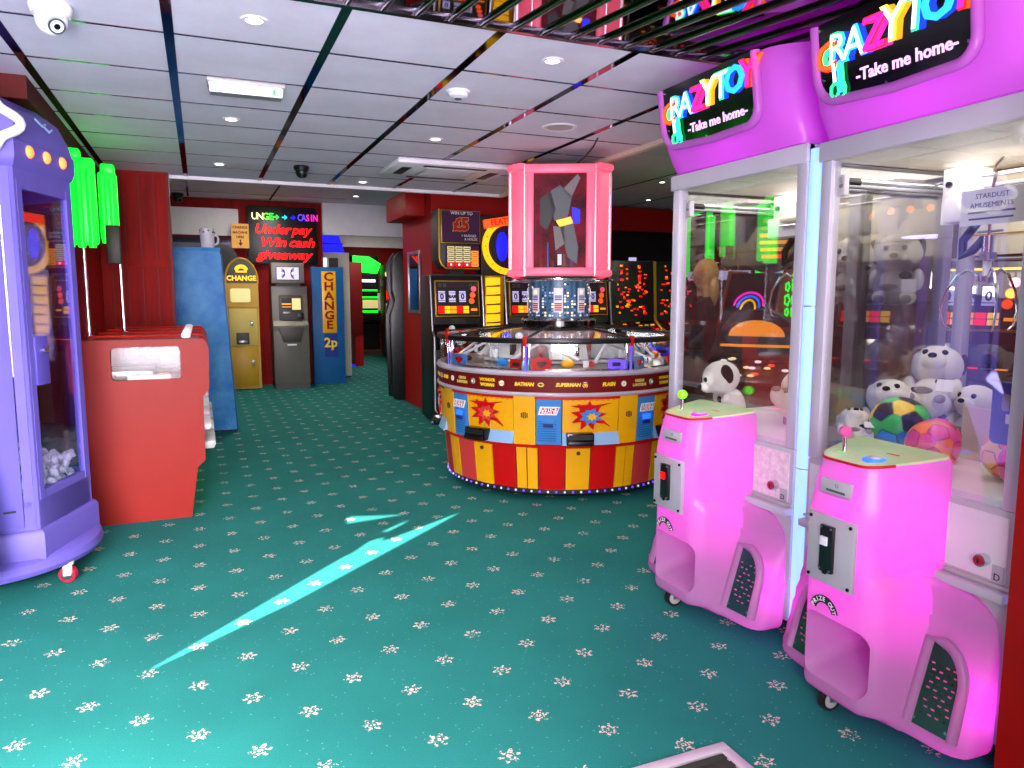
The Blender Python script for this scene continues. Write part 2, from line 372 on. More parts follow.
# walls: unseen left wall, openings shaped to throw sun on carpet and foam
SUN = (.77, .64, -.5)
def slit(floor_pts, grow=1.0):
    q = [(y - (x + 1.75) * SUN[1] / SUN[0], (x + 1.75) / SUN[0] * .5) for x, y in floor_pts]
    return B().prism(q, -1.85, -1.65, 'x', 'dark')
wl = struct(B().box(-1.79, -1.75, -1.2, 5.05, 0, 4.2, 'dark_red'), 'wall_left')
boolean(wl, [slit(p) for p in SLITS] + [B().prism(rrect(3.46, 3.62, 1.02, 1.22, .03), -1.9, -1.6, 'x', 'dark')])
struct(B().box(-1.79, -.8, 5.05, 5.1, 0, 2.55, 'dark_red'), 'wall_alcove')
struct(B().box(-.86, -.78, 5.1, 7.35, 0, 2.55, 'red_board'), 'wall_panelled')
b = B().box(-.8, -.22, 7.35, 7.5, 0, 2.55, 'red_board')
for x in (-.7, -.58, -.46, -.34): b.box(x - .004, x + .004, 7.345, 7.351, 0, 2.55, 'dark_red')
b.box(-.8, -.22, 7.335, 7.36, 1.72, 1.78, 'red_board'); b.box(-.235, -.21, 7.34, 7.52, 0, 2.55, 'dark_red')
struct(b, 'wall_jut')
struct(B().box(-1.75, -.75, 4.45, 7.35, 2.435, 2.549, 'bulkhead_red'), 'wall_bulkhead')
struct(B().box(-2.2, 4.5, -1.25, -1.2, 0, 4.2, 'white_paint'), 'wall_front')
b = B().box(-2.2, 1.93, 12.7, 12.8, 0, 3.0, 'red_board')
for i in range(24): b.box(-1.9 + i * .16, -1.892 + i * .16, 12.694, 12.7, 0, 3.0, 'dark_red')
struct(b, 'wall_back')
struct(B().box(1.93, 10.2, 12.6, 12.75, 2.48, 3.0, 'white_paint'), 'wall_fascia')
struct(B().box(1.93, 10.2, 16.0, 16.1, 2.52, 2.9, 'offwhite'), 'wall_second_fascia')
struct(B().box(1.9, 10.2, 19.6, 19.7, 0, 3.0, 'red_wall'), 'wall_far')
struct(B().box(1.85, 1.95, 12.8, 19.6, 0, 3.0, 'red_wall'), 'wall_corridor')
struct(B().box(10.1, 10.2, -1.2, 19.7, 0, 3.0, 'dark_red'), 'wall_right')
struct(B().box(-2.3, -2.2, 4.5, 12.8, 0, 3.0, 'dark_red'), 'wall_outer')
struct(B().box(4.4, 4.5, -1.2, 1.6, 0, 3.0, 'offwhite'), 'wall_side')
# red column with the wall behind the fruit machines, and the beams above
struct(B().box(2.6, 4.95, 8.62, 9.98, 0, 3.0, 'red_wall'), 'wall_column')
struct(B().box(2.36, 2.75, 8.9, 9.9, 2.44, 2.74, 'red_wall', .01), 'wall_beam')
struct(B().box(6.0, 10.1, 11.0, 11.25, 2.58, 2.97, 'red_wall'), 'wall_far_beam')
struct(B().box(4.95, 10.1, 12.3, 12.35, 0, 3.0, 'dark'), 'wall_dark')
struct(B().loft([[(2.09, 1.293, 0), (2.09, .85, 0), (2.36, .85, 0), (2.36, 1.293, 0)], [(2.09, 1.29, 2.45), (2.09, .85, 2.45), (2.36, .85, 2.45), (2.36, 1.29, 2.45)]], 'jamb_red'), 'door_1')

# ------------------------------------------------------------------ light
lamp('SUN', 'sun', (-6, -4, 6), 42.0, (1, .96, .9), angle=R(.4), rot=Vector(SUN).to_track_quat('-Z', 'Y').to_euler())
def aim(v): return Vector(v).to_track_quat('-Z', 'Y').to_euler()
lamp('AREA', 'daylight_side', (-1.35, .5, 1.25), 190, (1, .96, .96), shape='RECTANGLE', size=1.3, size_y=1.0, spread=R(100), rot=aim((.12, .62, -.78)))
lamp('AREA', 'daylight', (-.75, -.9, 1.5), 225, (.97, .93, 1), shape='RECTANGLE', size=2.0, size_y=1.8, spread=R(120), rot=aim((-.12, .9, -.32)))
lamp('AREA', 'ceiling_fill', (.2, -.9, 1.0), 125, (1, .82, 1), shape='RECTANGLE', size=2.6, size_y=1.0, spread=R(110), rot=aim((.05, .62, .6)))  # added fill, aimed up to brighten the ceiling
down = [(.25, 3.23), (.23, 5.02), (1.57, 3.22), (1.57, 5.08), (.2, 6.71), (1.49, 7.2)]
downs = ['nearest the camera on the left', 'just beyond the emergency light box', 'beside the mirrored ceiling edge', 'between smoke detector and air conditioner',
         'farthest in the left row', 'at the far edge of the tiled ceiling']
def downlight(x, y, z, label, e=22, angle=130):
    t = thing('downlight', label, 'ceiling light', (x, y, z), 0, 'recessed ceiling spotlights')
    b = B(); b.lathe([(.032, -.001), (.034, -.006), (.05, -.006), (.054, -.001), (.05, .004), (.032, .004)], 'white_paint', 24); b.obj('rim', t)
    b = B(); b.lathe([(0, -.004), (.033, -.004), (.033, 0), (0, 0)], 'led_white', 20); b.obj('lens', t)
    lamp('SPOT', 'downlight_beam', (x, y, z - .02), e, (1, .93, .82), spot_size=R(angle), spot_blend=.6, shadow_soft_size=.04)
for (x, y), s in zip(down, downs): downlight(x, y, CZ, 'round warm recessed spotlight ' + s)
downlight(2.29, 11.6, 3.0, 'round recessed spotlight in the higher ceiling above the corridor mouth', 30)
downlight(5.85, 8.58, 3.0, 'round recessed spotlight right of the pink tower, upper of two', 45)
downlight(6.7, 10.2, 3.0, 'round recessed spotlight just in front of the far red beam, lower of two', 40)

for (x, y, z, e) in ((.6, 9.6, 2.98, 30), (1.0, 11.2, 2.98, 26), (3.2, 14.6, 2.84, 32), (4.2, 17.6, 2.84, 30), (6.5, 5.5, 2.98, 12)):
    lamp('AREA', 'far_fill', (x, y, z), e, (1, .93, .82), shape='DISK', size=.25)  # unseen fill lights added to lift the dark corridor and far area
lamp('AREA', 'far_fill', (3.9, 4.7, 2.98), 16, (1, .9, .75), shape='DISK', size=.25)  # fill added to lift the person out of the dark
# ceiling fittings
t = thing('emergency_light', 'white emergency light box with a small green lamp on the ceiling tiles', 'emergency light', (.27, 4.18, CZ))
b = B(); b.box(-.19, .19, -.065, .065, -.02, 0, 'grey_light', .004); b.obj('base', t)
b = B(); b.loft([[(-.18, -.055, -.02), (.18, -.055, -.02), (.18, .055, -.02), (-.18, .055, -.02)], [(-.175, -.04, -.065), (.175, -.04, -.065), (.175, .04, -.065), (-.175, .04, -.065)]], 'silver_paint'); b.obj('diffuser', t)
B().box(.13, .14, -.054, -.05, -.055, -.03, 'glow_green').obj('indicator', t, 'small green lit indicator')
t = thing('smoke_detector', 'white round smoke detector on the ceiling beside the wide mirror strip', 'smoke detector', (1.33, 3.88, CZ))
b = B(); b.lathe([(0, -.012), (.062, -.012), (.065, 0), (0, 0)], 'white_paint', 32); b.obj('base', t)
b = B(); b.lathe([(0, -.04), (.02, -.04), (.03, -.036), (.045, -.034), (.052, -.03), (.055, -.012), (0, -.012)], 'white_paint', 32); b.obj('chamber', t)
b = B(); b.lathe([(0, -.044), (.018, -.044), (.02, -.04), (0, -.04)], 'grey_dark', 20); b.obj('vent', t)
t = thing('ceiling_speaker', 'round flat grey ceiling speaker grille above the carousel', 'speaker', (2.21, 4.42, CZ))
b = B(); b.lathe([(.085, -.004), (.105, -.008), (.115, -.003), (.115, 0), (.085, 0)], 'white_paint', 36); b.obj('rim', t)
b = B(); b.lathe([(0, -.006), (.085, -.004), (.085, 0), (0, 0)], 'grey_light', 36)
b.obj('grille', t)
t = thing('air_conditioner', 'white square ceiling cassette air conditioner with a dark slot', 'air conditioner', (1.98, 6.13, CZ - .001))
b = B(); b.box(-.5, .5, -.35, .35, -.05, 0, 'white_paint', .02); b.obj('panel', t)
b = B(); b.box(-.22, .22, -.2, .2, -.056, -.045, 'grey_light', .003)
for i in range(9): b.box(-.2, .2, -.19 + i * .045, -.185 + i * .045, -.058, -.056, 'paper_grey')
b.obj('intake_grille', t)
for x0, x1, y0, y1 in ((-.42, -.34, -.17, .17), (.34, .42, -.17, .17), (-.27, .27, -.3, -.25), (-.27, .27, .25, .3)):
    bb = B(); bb.box(x0, x1, y0, y1, -.054, -.048, 'dark', .003); bb.obj('air_slot', t)
def dome_cam(loc, label, s, hous, lensm):
    t = thing('dome_camera', label, 'security camera', loc)
    b = B(); b.lathe([(0, 0), (.055 * s, 0), (.06 * s, -.012 * s), (.052 * s, -.035 * s), (0, -.035 * s)], hous, 28); b.obj('base', t)
    b = B(); b.sph((0, 0, -.045 * s), .045 * s, hous, (1, 1, 1.05), 24); b.obj('eyeball', t)
    d = Vector((.35, -.65, -.55)).normalized(); c = Vector((0, 0, -.045 * s))
    b = B(); b.cyl(c + d * .035 * s, c + d * .049 * s, .024 * s, 'steel', 20); b.cyl(c + d * .049 * s, c + d * .051 * s, .018 * s, lensm, 20); b.cyl(c + d * .051 * s, c + d * .052 * s, .009 * s, 'black_gloss', 14); b.obj('lens', t)
dome_cam((-.47, 3.36, CZ), 'white eyeball security camera at the top left of the ceiling', 1.25, 'white_paint', 'glow_screen')
dome_cam((.84, 6.55, CZ), 'black dome security camera on the tiles between the two far spotlights', 1.1, 'black', 'black_gloss')
dome_cam((-.24, 12.3, 3.0), 'black dome security camera high above the panel with lights in the back', 1.5, 'black', 'black_gloss')
b = B(); b.tube([(2.60, 4.6, CZ), (2.62, 4.7, 2.51), (2.63, 4.85, 2.46), (2.66, 5.1, 2.44), (2.68, 5.3, 2.46)], .006, 'black'); tag(b.obj('power_cable'), 'black cable running from the ceiling down to the pink sign tower', 'cable')

# floor mat in its metal frame
t = thing('entrance_mat', 'ribbed dark entrance mat in a pale metal frame on the carpet', 'mat', (.95, 1.3, 0))
for x0, x1, y0, y1 in ((-.55, .55, .44, .48), (-.55, .55, -.48, -.44), (-.55, -.51, -.44, .44), (.51, .55, -.44, .44)):
    B().box(x0, x1, y0, y1, .001, .016, 'mat_alu', .003).obj('frame_bar', t)
b = B().box(-.51, .51, -.44, .44, .001, .006, 'mat_rib')
for i in range(22): b.box(-.51, .51, -.43 + i * .04, -.408 + i * .04, .006, .012, 'mat_rib')
b.obj('ribbed_pad', t)
# ------------------------------------------------------------------ pink claw machines (front is -y, +x is towards the street)
def polar_ring(poly, z, c=(0, -.45), n=96, smooth=2, zf=None):
    pts = []
    for i in range(n):
        t = 2 * PI * i / n; d = (math.cos(t), math.sin(t)); best = 0
        for k in range(len(poly)):
            ax, ay = poly[k][0] - c[0], poly[k][1] - c[1]; bx, by = poly[(k + 1) % len(poly)][0] - c[0], poly[(k + 1) % len(poly)][1] - c[1]
            ex, ey = bx - ax, by - ay; den = d[0] * ey - d[1] * ex
            if abs(den) < 1e-9: continue
            s = (ax * ey - ay * ex) / den; u = (ax * d[1] - ay * d[0]) / den
            if s > 0 and -1e-6 <= u <= 1 + 1e-6: best = max(best, s)
        pts.append([c[0] + d[0] * best, c[1] + d[1] * best])
    for _ in range(smooth):
        pts = [[(pts[i - 1][0] + 2 * pts[i][0] + pts[(i + 1) % n][0]) / 4, (pts[i - 1][1] + 2 * pts[i][1] + pts[(i + 1) % n][1]) / 4] for i in range(n)]
    return [(x, y, z + (zf(y, z) if zf else 0)) for x, y in pts]

SK = [(-.395, -.385), (-.395, -.47), (-.345, -.53), (-.18, -.55), (-.15, -.625), (-.1, -.655), (.12, -.655), (.165, -.63), (.215, -.55), (.36, -.53), (.41, -.47), (.41, -.385)]
CN = [(-.19, -.385), (-.175, -.5), (-.145, -.62), (-.1, -.678), (.09, -.678), (.135, -.635), (.178, -.5), (.205, -.385)]
CT = [(-.185, -.385), (-.165, -.5), (-.13, -.605), (-.09, -.648), (.085, -.648), (.12, -.61), (.17, -.5), (.2, -.385)]
def tilt(y, z): return max(0, (z - .62) / .28) * (y + .648) * .12

def claw_console(t):
    def skirt(z):                                   # wings lean back as they rise; the scoop stands out in the middle
        w_ = .535 - max(0, z - .06) / .44 * .115
        return [(-.395, -.385), (-.395, -w_ + .02), (-.375, -w_), (-.2, -w_ - .015), (-.16, -.615), (-.11, -.66), (.12, -.66), (.168, -.62), (.215, -w_ - .015), (.375, -w_), (.405, -w_ + .03), (.405, -.385)]
    PR_ = lambda q: polar_ring(q, 0, n=128, smooth=1)
    b = PR_(CN); c = PR_(CT)
    def mix(p, q, f): return [(u[0] + (v[0] - u[0]) * f, u[1] + (v[1] - u[1]) * f, 0) for u, v in zip(p, q)]
    rings = []
    def put(p, z, s=1.0): rings.append([(x * s, -.45 + (y + .45) * s, z + tilt(y, z)) for x, y, _ in p])
    put(PR_(skirt(.06)), .052, .93); put(PR_(skirt(.06)), .058, .965); put(PR_(skirt(.07)), .075, .99)
    for z in (.10, .15, .2, .25, .3, .35, .4, .44): put(PR_(skirt(z)), z)
    a = PR_(skirt(.44))
    for i in range(1, 9):
        z = .44 + .115 * i / 8; f = 1 - math.sqrt(max(0, 1 - (i / 8) ** 2)); put(mix(a, b, f), z)
    rings = [[(x, y, z + (.03 * min(1, max(0, (-.555 - y) / .04)) * max(0, 1 - (z - .05) / .08))) for x, y, z in r_] for r_ in rings]
    for z in (.58, .64, .7, .74): put(b, z)
    for i, z in enumerate((.78, .81, .84, .87, .89)): put(mix(b, c, (i + 1) / 5), z)
    put(c, .9, .99); put(c, .906, .965)
    m = B().loft(rings, 'pink_shell').obj('console', t, 'glowing pink moulded plastic console')
    cut = []
    cr = []
    for y, x0, x1, z0, z1 in ((-.85, -.16, .185, .10, .385), (-.66, -.125, .15, .135, .365), (-.62, -.115, .138, .155, .358), (-.5, -.10, .12, .19, .345), (-.425, -.09, .11, .2, .33)):
        cr.append([(p, y, q) for p, q in rrect(x0, x1, z0, z1, .045)])
    cut.append(B().loft(cr, 'pink_shell'))
    boolean(m, cut)
    # black flap at the back of the chute
    B().box(-.06, .09, -.436, -.428, .21, .3, 'acrylic', .003).obj('prize_flap', m)
    # curved "PRIZE OUT" label on the lip
    b = B(); pts = []; n = 14; cx, cz = -.015, .385
    for i in range(n + 1):
        q = R(165 - 150 * i / n); pts.append((cx + .062 * math.cos(q), cz + .062 * math.sin(q)))
    for i in range(n + 1):
        q = R(15 + 150 * i / n); pts.append((cx + .036 * math.cos(q), cz + .036 * math.sin(q)))
    b.prism(pts, -.6835, -.6815, 'y', 'black')
    word = 'PRIZE OUT'
    for i, ch in enumerate(word):
        q = R(158 - 136 * i / (len(word) - 1))
        if ch != ' ': b.text(ch, .021, 'text_white', (cx + .049 * math.cos(q), -.6845, cz + .049 * math.sin(q)), rot=q - PI / 2, depth=.001, bold=.0006)
    b.obj('prize_label', m, 'black curved prize out label')
    # grille plates on the wings
    for sx, nm in ((1, 'right'), (-1, 'left')):
        b = B(); x0, x1 = (.222, .352) if sx > 0 else (.205, .315)
        c0 = (x0 + x1) / 2; b.T = Matrix.Translation((sx * c0, -.533, .10)) @ Matrix.Rotation(R(sx * 5), 4, 'Z') @ Matrix.Rotation(R(-14.6), 4, 'X')
        hw = (x1 - x0) / 2; poly = [(-sx * hw, 0), (sx * hw, 0), (sx * hw, .15)]
        for i in range(1, 9):
            q = R(90 * i / 9); poly.append((sx * (-hw * .35 + hw * 1.35 * math.cos(q)), .15 + .13 * math.sin(q)))
        poly += [(-sx * hw * .8, .28)]
        b.prism(poly, -.006, .004, 'y', 'grille')
        for r_ in range(9):
            for c_ in range(4):
                xx = -hw * .55 + c_ * hw * .36 + (r_ % 2) * .006
                b.box(xx, xx + .011, -.0072, -.0058, .045 + r_ * .02, .05 + r_ * .02, 'plush_pink' if (r_ + c_) % 3 else 'black')
        for xx, zz in ((-hw * .8, .02), (hw * .8, .02), (-sx * hw * .75, .26), (sx * hw * .55, .235)):
            b.cyl((xx, -.0085, zz), (xx, -.005, zz), .005, 'chrome', 10)
        b.obj('speaker_grille', m, 'perforated metal speaker grille')
        T_ = b.T; b = B(); b.T = T_; rim = [poly[-1], poly[0], poly[1], poly[2]] + poly[3:-1]
        b.tube([(x * 1.12, -.004, z) for x, z in [poly[1], poly[2]] + poly[3:-1] + [poly[-1], poly[0]]], .017, 'pink_shell', 10); b.obj('fender_arch', m)
    return m

def claw_machine(loc, rz, label, joy, btn, slotlight, textured, shelf):
    t = thing('claw_machine', label, 'claw machine', loc, rz, 'pink claw machines by the entrance')
    W_, D_ = .415, .40
    b = B().box(-W_, W_, -D_, D_, .09, .82, 'white_frame', .008)
    b.box(-W_ + .02, W_ - .02, -D_ - .004, -D_ + .01, .60, .80, 'foam_lump' if textured else 'white_paint')
    b.box(-W_, W_, -D_ - .035, -D_ + .01, .545, .575, 'white_frame', .004); b.box(-W_, W_, -D_ - .01, -D_ + .01, .583, .592, 'grey_light')
    base = b.obj('base_cabinet', t)
    b = B(); b.cyl((.33, -D_ - .03, .655), (.33, -D_, .655), .02, 'chrome', 18); b.cyl((.33, -D_ - .034, .655), (.33, -D_ - .028, .655), .016, 'wheel_red', 18)
    b.box(.328, .332, -D_ - .036, -D_ - .03, .648, .662, 'black'); b.obj('lock', t, 'round key lock')
    B().box(.36, .395, -D_ - .012, -D_ - .008, .535 + .065, .66 - .01, 'paper_grey').text('D', .03, 'text_black', (.377, -D_ - .0135, .615), depth=.001).obj('tag_sticker', t)
    for x0, y0 in ((-W_, -D_), (-W_, D_ - .05), (W_ - .05, D_ - .05), (W_ - .05, -D_)):
        B().box(x0, x0 + .05, y0, y0 + .05, .82, 1.985, 'white_frame', .005).obj('post', t)
    b = B()
    for z0, z1 in ((1.955, 2.026),):
        b.box(-W_ - .005, W_ + .005, -D_ - .012, -D_ + .03, z0, z1, 'white_frame', .004); b.box(-W_ - .005, -W_ + .03, -D_, D_, z0, z1, 'white_frame', .004); b.box(W_ - .03, W_ + .005, -D_, D_, z0, z1, 'white_frame', .004); b.box(-W_, W_, D_ - .03, D_ + .005, z0, z1, 'white_frame', .004)
    b.obj('top_rail', t)
    B().box(-W_ + .05, W_ - .05, -D_ + .012, -D_ + .018, .8, 1.95, 'glass').obj('front_glass', t)
    B().box(-W_ + .012, -W_ + .018, -D_ + .05, D_ - .05, .82, 1.95, 'glass_side').obj('side_glass', t)
    B().box(W_ - .018, W_ - .012, -D_ + .05, D_ - .05, .82, 1.95, 'glass_side').obj('side_glass', t)
    B().box(-W_ + .05, W_ - .05, D_ - .018, D_ - .012, .82, 1.62, 'glass_side').obj('back_glass', t)
    b = B().box(-W_ + .02, W_ - .02, D_ - .03, D_ - .012, 1.62, 1.95, 'cream'); b.box(-W_ + .02, W_ - .02, D_ - .034, D_ - .03, 1.70, 1.705, 'gold'); b.obj('back_panel', t)
    B().box(-W_ + .01, W_ - .01, -D_ + .02, D_ - .01, 1.955, 1.975, 'cream').obj('ceiling_panel', t)
    B().box(-W_ + .01, W_ - .01, -D_ + .02, D_ - .01, .82, .84, 'white_paint').obj('prize_floor', t)
    # clear display shelf along the back
    if shelf: B().box(-.2, W_ - .03, .14, D_ - .02, 1.405, 1.415, 'acrylic').obj('shelf', t)
    # partition round the prize chute
    b = B(); b.box(-.12, .13, .06, .068, .84, 1.04, 'cream'); b.prism([(.13, .06), (.37, .0), (.37, .008), (.13, .068)], .84, 1.04, 'z', 'cream'); b.obj('chute_partition', t)
    b = B(); b.box(.16, .22, .09, .15, .84, 1.95, 'white_frame', .004); b.box(.225, .235, .1, .14, .84, 1.95, 'steel'); b.obj('inner_column', t)
    # light tube on the right front corner
    b = B(); b.cyl((W_ + .03, -D_ + .03, .1), (W_ + .03, -D_ + .03, 2.0), .034, 'led_tube', 24)
    for z in (.75, 1.4): b.lathe([(.0352, z - .002), (.0352, z + .002)], 'steel', 24, (W_ + .03, -D_ + .03))
    b.obj('light_tube', t, 'tall glowing blue white light tube')
    B().box(W_ + .005, W_ + .03, -D_ + .05, -D_ + .07, .08, 2.0, 'white_frame').obj('tube_bracket', t)
    # header
    rings = []
    for z, f, s in ((2.026, .415, .97), (2.03, .42, 1), (2.055, .43, 1), (2.085, .447, 1), (2.12, .468, 1.0), (2.18, .485, 1), (2.25, .497, 1), (2.32, .505, 1), (2.375, .51, .995), (2.405, .505, .985), (2.418, .48, .95)):
        e = min(1, max(0, (z - 2.02) / .16))
        poly = [(-.415, .4), (-.415, -f + .07), (-.385, -f), (.30 + .05 * (1 - e), -f), (.37 + .02 * (1 - e), -f + .05 * e), (.415, -f + .10 * e + .02), (.415, .4)]
        rings.append([(x * s, y * s, z) for x, y, _ in polar_ring(poly, z, (0, -.05), 96, 1)])
    hd = B().loft(rings, 'pink_header').obj('header', t, 'glowing magenta moulded header')
    P = Matrix.Translation((-.035, -.472, 2.135)) @ Matrix.Rotation(R(7.5), 4, 'X') @ Matrix.Diagonal((.84, 1, .84, 1))
    b = B(); b.T = P
    shp = [(-.365, .325), (-.365, .13)] + [(-.365 + .1 - .1 * math.cos(R(90 * i / 6)), .13 - .12 * math.sin(R(90 * i / 6))) for i in range(1, 7)]
    shp += [(.0, -.008)] + [(.345 - .08 + .08 * math.sin(R(90 * i / 6)), .085 - .085 * math.cos(R(90 * i / 6))) for i in range(0, 7)] + [(.345, .325)]
    b.prism(shp, -.022, .03, 'y', 'black_gloss')
    for x, z in ((-.335, .1), (-.02, .012), (.32, .06), (-.34, .3)): b.cyl((x, -.026, z), (x, -.02, z), .006, 'chrome', 10)
    b.text('-Take me home-', .066, 'lilac_text', (.06, -.0245, .072), depth=.003, bold=.0012)
    sg = b.obj('sign_panel', t, 'black sign panel with coloured neon letters')
    b = B(); b.T = P; b.tube([(x * 1.012, -.02, z - .004) for x, z in shp], .02, 'pink_header', 12, False); b.obj('sign_rim', t)
    letters = [('C', -.318, .18, .155, 'neon_orange', 'neon_red', 'neon_green'), ('R', -.255, .2, .165, 'neon_white', 'neon_green', 'neon_deep_blue'), ('A', -.17, .2, .165, 'neon_white', 'neon_blue', 'neon_deep_blue'), ('Z', -.075, .205, .17, 'neon_pink', 'neon_red', 'neon_pink'),
               ('Y', .01, .215, .18, 'neon_white', 'neon_yellow', 'glow_amber'), ('T', .11, .22, .18, 'neon_white', 'neon_green', 'neon_deep_blue'), ('O', .2, .225, .17, 'neon_blue', 'neon_blue', 'neon_deep_blue'), ('Y', .295, .23, .18, 'neon_pink', 'neon_red', 'neon_orange')]
    for ch, x, z, sz, m1, m2, m3 in letters:
        b = B(); b.T = P
        for k_ in (3, 2): b.text(ch, sz * 1.02, m3, (x + .011 * k_, -.022 - .001 * (4 - k_), z - .002 * k_), depth=.002, bold=.003, shear=.12)
        b.text(ch, sz * 1.03, m2, (x + .004, -.0265, z - .001), depth=.003, bold=.005, shear=.12)
        b.text(ch, sz, m1, (x, -.03, z), depth=.003, bold=-.001 if m1 == 'neon_white' else .002, shear=.12)
        b.obj('neon_letter', sg)
    b = B(); b.T = P
    b.tube([(-.27, -.03, .15), (-.268, -.03, .11), (-.266, -.03, .075)], .006, 'neon_white'); b.tube([(-.266, -.03, .075), (-.285, -.03, .06), (-.288, -.03, .035), (-.274, -.03, .014)], .006, 'neon_green'); b.tube([(-.266, -.03, .075), (-.248, -.03, .06), (-.246, -.03, .035), (-.262, -.03, .014)], .006, 'neon_green')
    b.tube([(-.225, -.03, .14), (-.222, -.03, .07), (-.212, -.03, .045), (-.218, -.03, .015), (-.235, -.03, .01)], .006, 'neon_green'); b.tube([(-.24, -.028, .13), (-.238, -.028, .03)], .01, 'neon_blue')
    b.obj('neon_claw', sg)
    # control panel
    con = claw_console(t)
    ring = lambda z, s: [(x * s, -.45 + (y + .45) * s, z + tilt(y, z)) for x, y, _ in polar_ring(CT, 0)]
    b = B().loft([ring(.9065, .985), ring(.912, .985), ring(.914, .975)], 'control_print'); 
    cp = b.obj('control_panel', t, 'printed control panel')
    b = B().tube([p for p in ring(.9075, .985) if p[1] < -.56], .005, 'red_paint'); b.obj('front_trim', cp)
    jz = .912; y = -.565
    b = B(); b.lathe([(0, jz + .012), (.02, jz + .01), (.024, jz - .002)], 'glow_green_soft', 20, (-.075, y)); b.cyl((-.075, y, jz), (-.075, y, jz + .065), .007, 'chrome', 12); b.sph((-.075, y, jz + .08), .021, joy, n=20); b.obj('joystick', t)
    b = B(); b.lathe([(.022, jz + .016), (.036, jz + .014), (.04, jz + .004), (.038, jz - .004)], btn, 28, (.06, -.575)); b.lathe([(0, jz + .024), (.018, jz + .022), (.023, jz + .012)], 'grey_light', 24, (.06, -.575)); b.obj('button', t)
    b = B(); b.box(.035, .085, -.50, -.475, jz + .008, jz + .022, 'red_paint', .003); b.box(.042, .062, -.501, -.499, jz + .01, jz + .019, 'glow_red'); b.obj('credit_display', t)
    B().box(-.06, -.03, -.44, -.425, jz + .016, jz + .022, 'black', .002).obj('key_switch', t)
    # coin door
    b = B().box(-.10, .098, -.686, -.67, .49, .725, 'plate_metal', .004)
    for x, z in ((-.086, .505), (.084, .505), (-.086, .71), (.084, .71)): b.cyl((x, -.69, z), (x, -.684, z), .006, 'darkmetal', 10)
    cd = b.obj('coin_plate', t, 'brushed metal coin plate')
    b = B().box(-.032, .022, -.70, -.684, .535, .695, 'black', .003); b.box(-.024, .004, -.708, -.698, .628, .658, slotlight, .002); b.box(-.012, .004, -.704, -.698, .53, .545, 'black', .002)
    for x, z in ((-.026, .688), (.016, .688), (-.026, .545), (.016, .545)): b.cyl((x, -.703, z), (x, -.699, z), .004, 'steel', 8)
    b.obj('coin_slot', cd, 'black coin acceptor')
    B().box(-.07, .06, -.668, -.658, .79, .845, 'paper_grey', .002).text('U', .02, 'ink_grey', (0, -.669, .827), depth=.001).box(-.045, .035, -.669, -.667, .804, .812, 'ink_grey').obj('name_plate', t)
    # casters
    for x, y, d in ((-.05, -.60, .035), (.33, .3, .035), (-.33, .3, .035)):
        b = B(); b.cyl((x - .012, y, .042), (x + .012, y, .042), .041, 'rubber', 24); b.cyl((x - .0135, y, .042), (x + .0135, y, .042), .03, 'grey_light', 20); b.cyl((x - .016, y, .042), (x + .016, y, .042), .007, 'steel', 10)
        for i in range(6): q = PI * i / 3; b.cyl((x - .0145, y + .008 * math.cos(q), .042 + .008 * math.sin(q)), (x - .0145, y + .028 * math.cos(q), .042 + .028 * math.sin(q)), .002, 'white_paint', 6)
        b.box(x - .018, x - .0145, y - .012, y + .03, .036, .098, 'steel'); b.box(x + .0145, x + .018, y - .012, y + .03, .036, .098, 'steel'); b.box(x - .02, x + .02, y - .01, y + .05, .095, .108, 'steel')
        b.obj('caster', t)
    # crane
    b = B()
    for x in (-.36, .36): b.box(x - .01, x + .01, -D_ + .04, D_ - .03, 1.858, 1.872, 'silver_paint', .003)
    b.box(-.385, -.345, -.355, -.33, 1.83, 1.905, 'white_paint', .003); b.cyl((-.36, -.33, 1.88), (-.36, -.27, 1.88), .016, 'black', 12); b.cyl((-.36, -.36, 1.885), (-.36, .35, 1.885), .01, 'chrome', 10)
    g = b.obj('crane_rail', t)
    b = B(); b.box(-.30, -.20, .10, .24, 1.82, 1.94, 'white_paint', .004); b.prism([(.10, 1.82), (.18, 1.82), (.115, 1.73), (.10, 1.73)], -.30, -.20, 'x', 'white_paint'); b.cyl((-.27, .09, 1.88), (-.27, .10, 1.88), .012, 'darkmetal', 12)
    b.cyl((-.36, .14, 1.9), (.36, .14, 1.9), .008, 'chrome', 10); b.cyl((-.36, .2, 1.87), (.36, .2, 1.87), .008, 'chrome', 10); b.obj('crane_carriage', t)
    cx, cy = -.06, .05
    b = B(); b.box(cx - .12, cx + .12, cy - .09, cy + .09, 1.72, 1.81, 'white_paint', .004); b.cyl((cx - .02, cy - .095, 1.80), (cx + .1, cy - .095, 1.80), .018, 'cream', 14); b.cyl((cx - .03, cy - .1, 1.77), (cx + .12, cy - .1, 1.77), .006, 'chrome', 8)
    b.tube([(cx, cy, 1.84), (cx + .01, cy, 1.9), (cx - .01, cy + .02, 1.92), (cx + .03, cy, 1.94)], .005, 'brown'); b.obj('crane_trolley', t)
    b = B(); b.cyl((cx, cy, 1.66), (cx, cy, 1.74), .006, 'chrome', 8); b.cyl((cx - .045, cy, 1.685), (cx + .05, cy, 1.685), .004, 'chrome', 8); b.cyl((cx, cy, 1.58), (cx, cy, 1.67), .022, 'chrome', 16); b.cyl((cx, cy, 1.585), (cx, cy, 1.61), .028, 'steel', 16); b.cyl((cx, cy, 1.5), (cx, cy, 1.58), .014, 'white_paint', 12); b.cyl((cx, cy, 1.505), (cx, cy, 1.525), .026, 'steel', 12)
    cl = b.obj('claw', t, 'chrome three pronged claw')
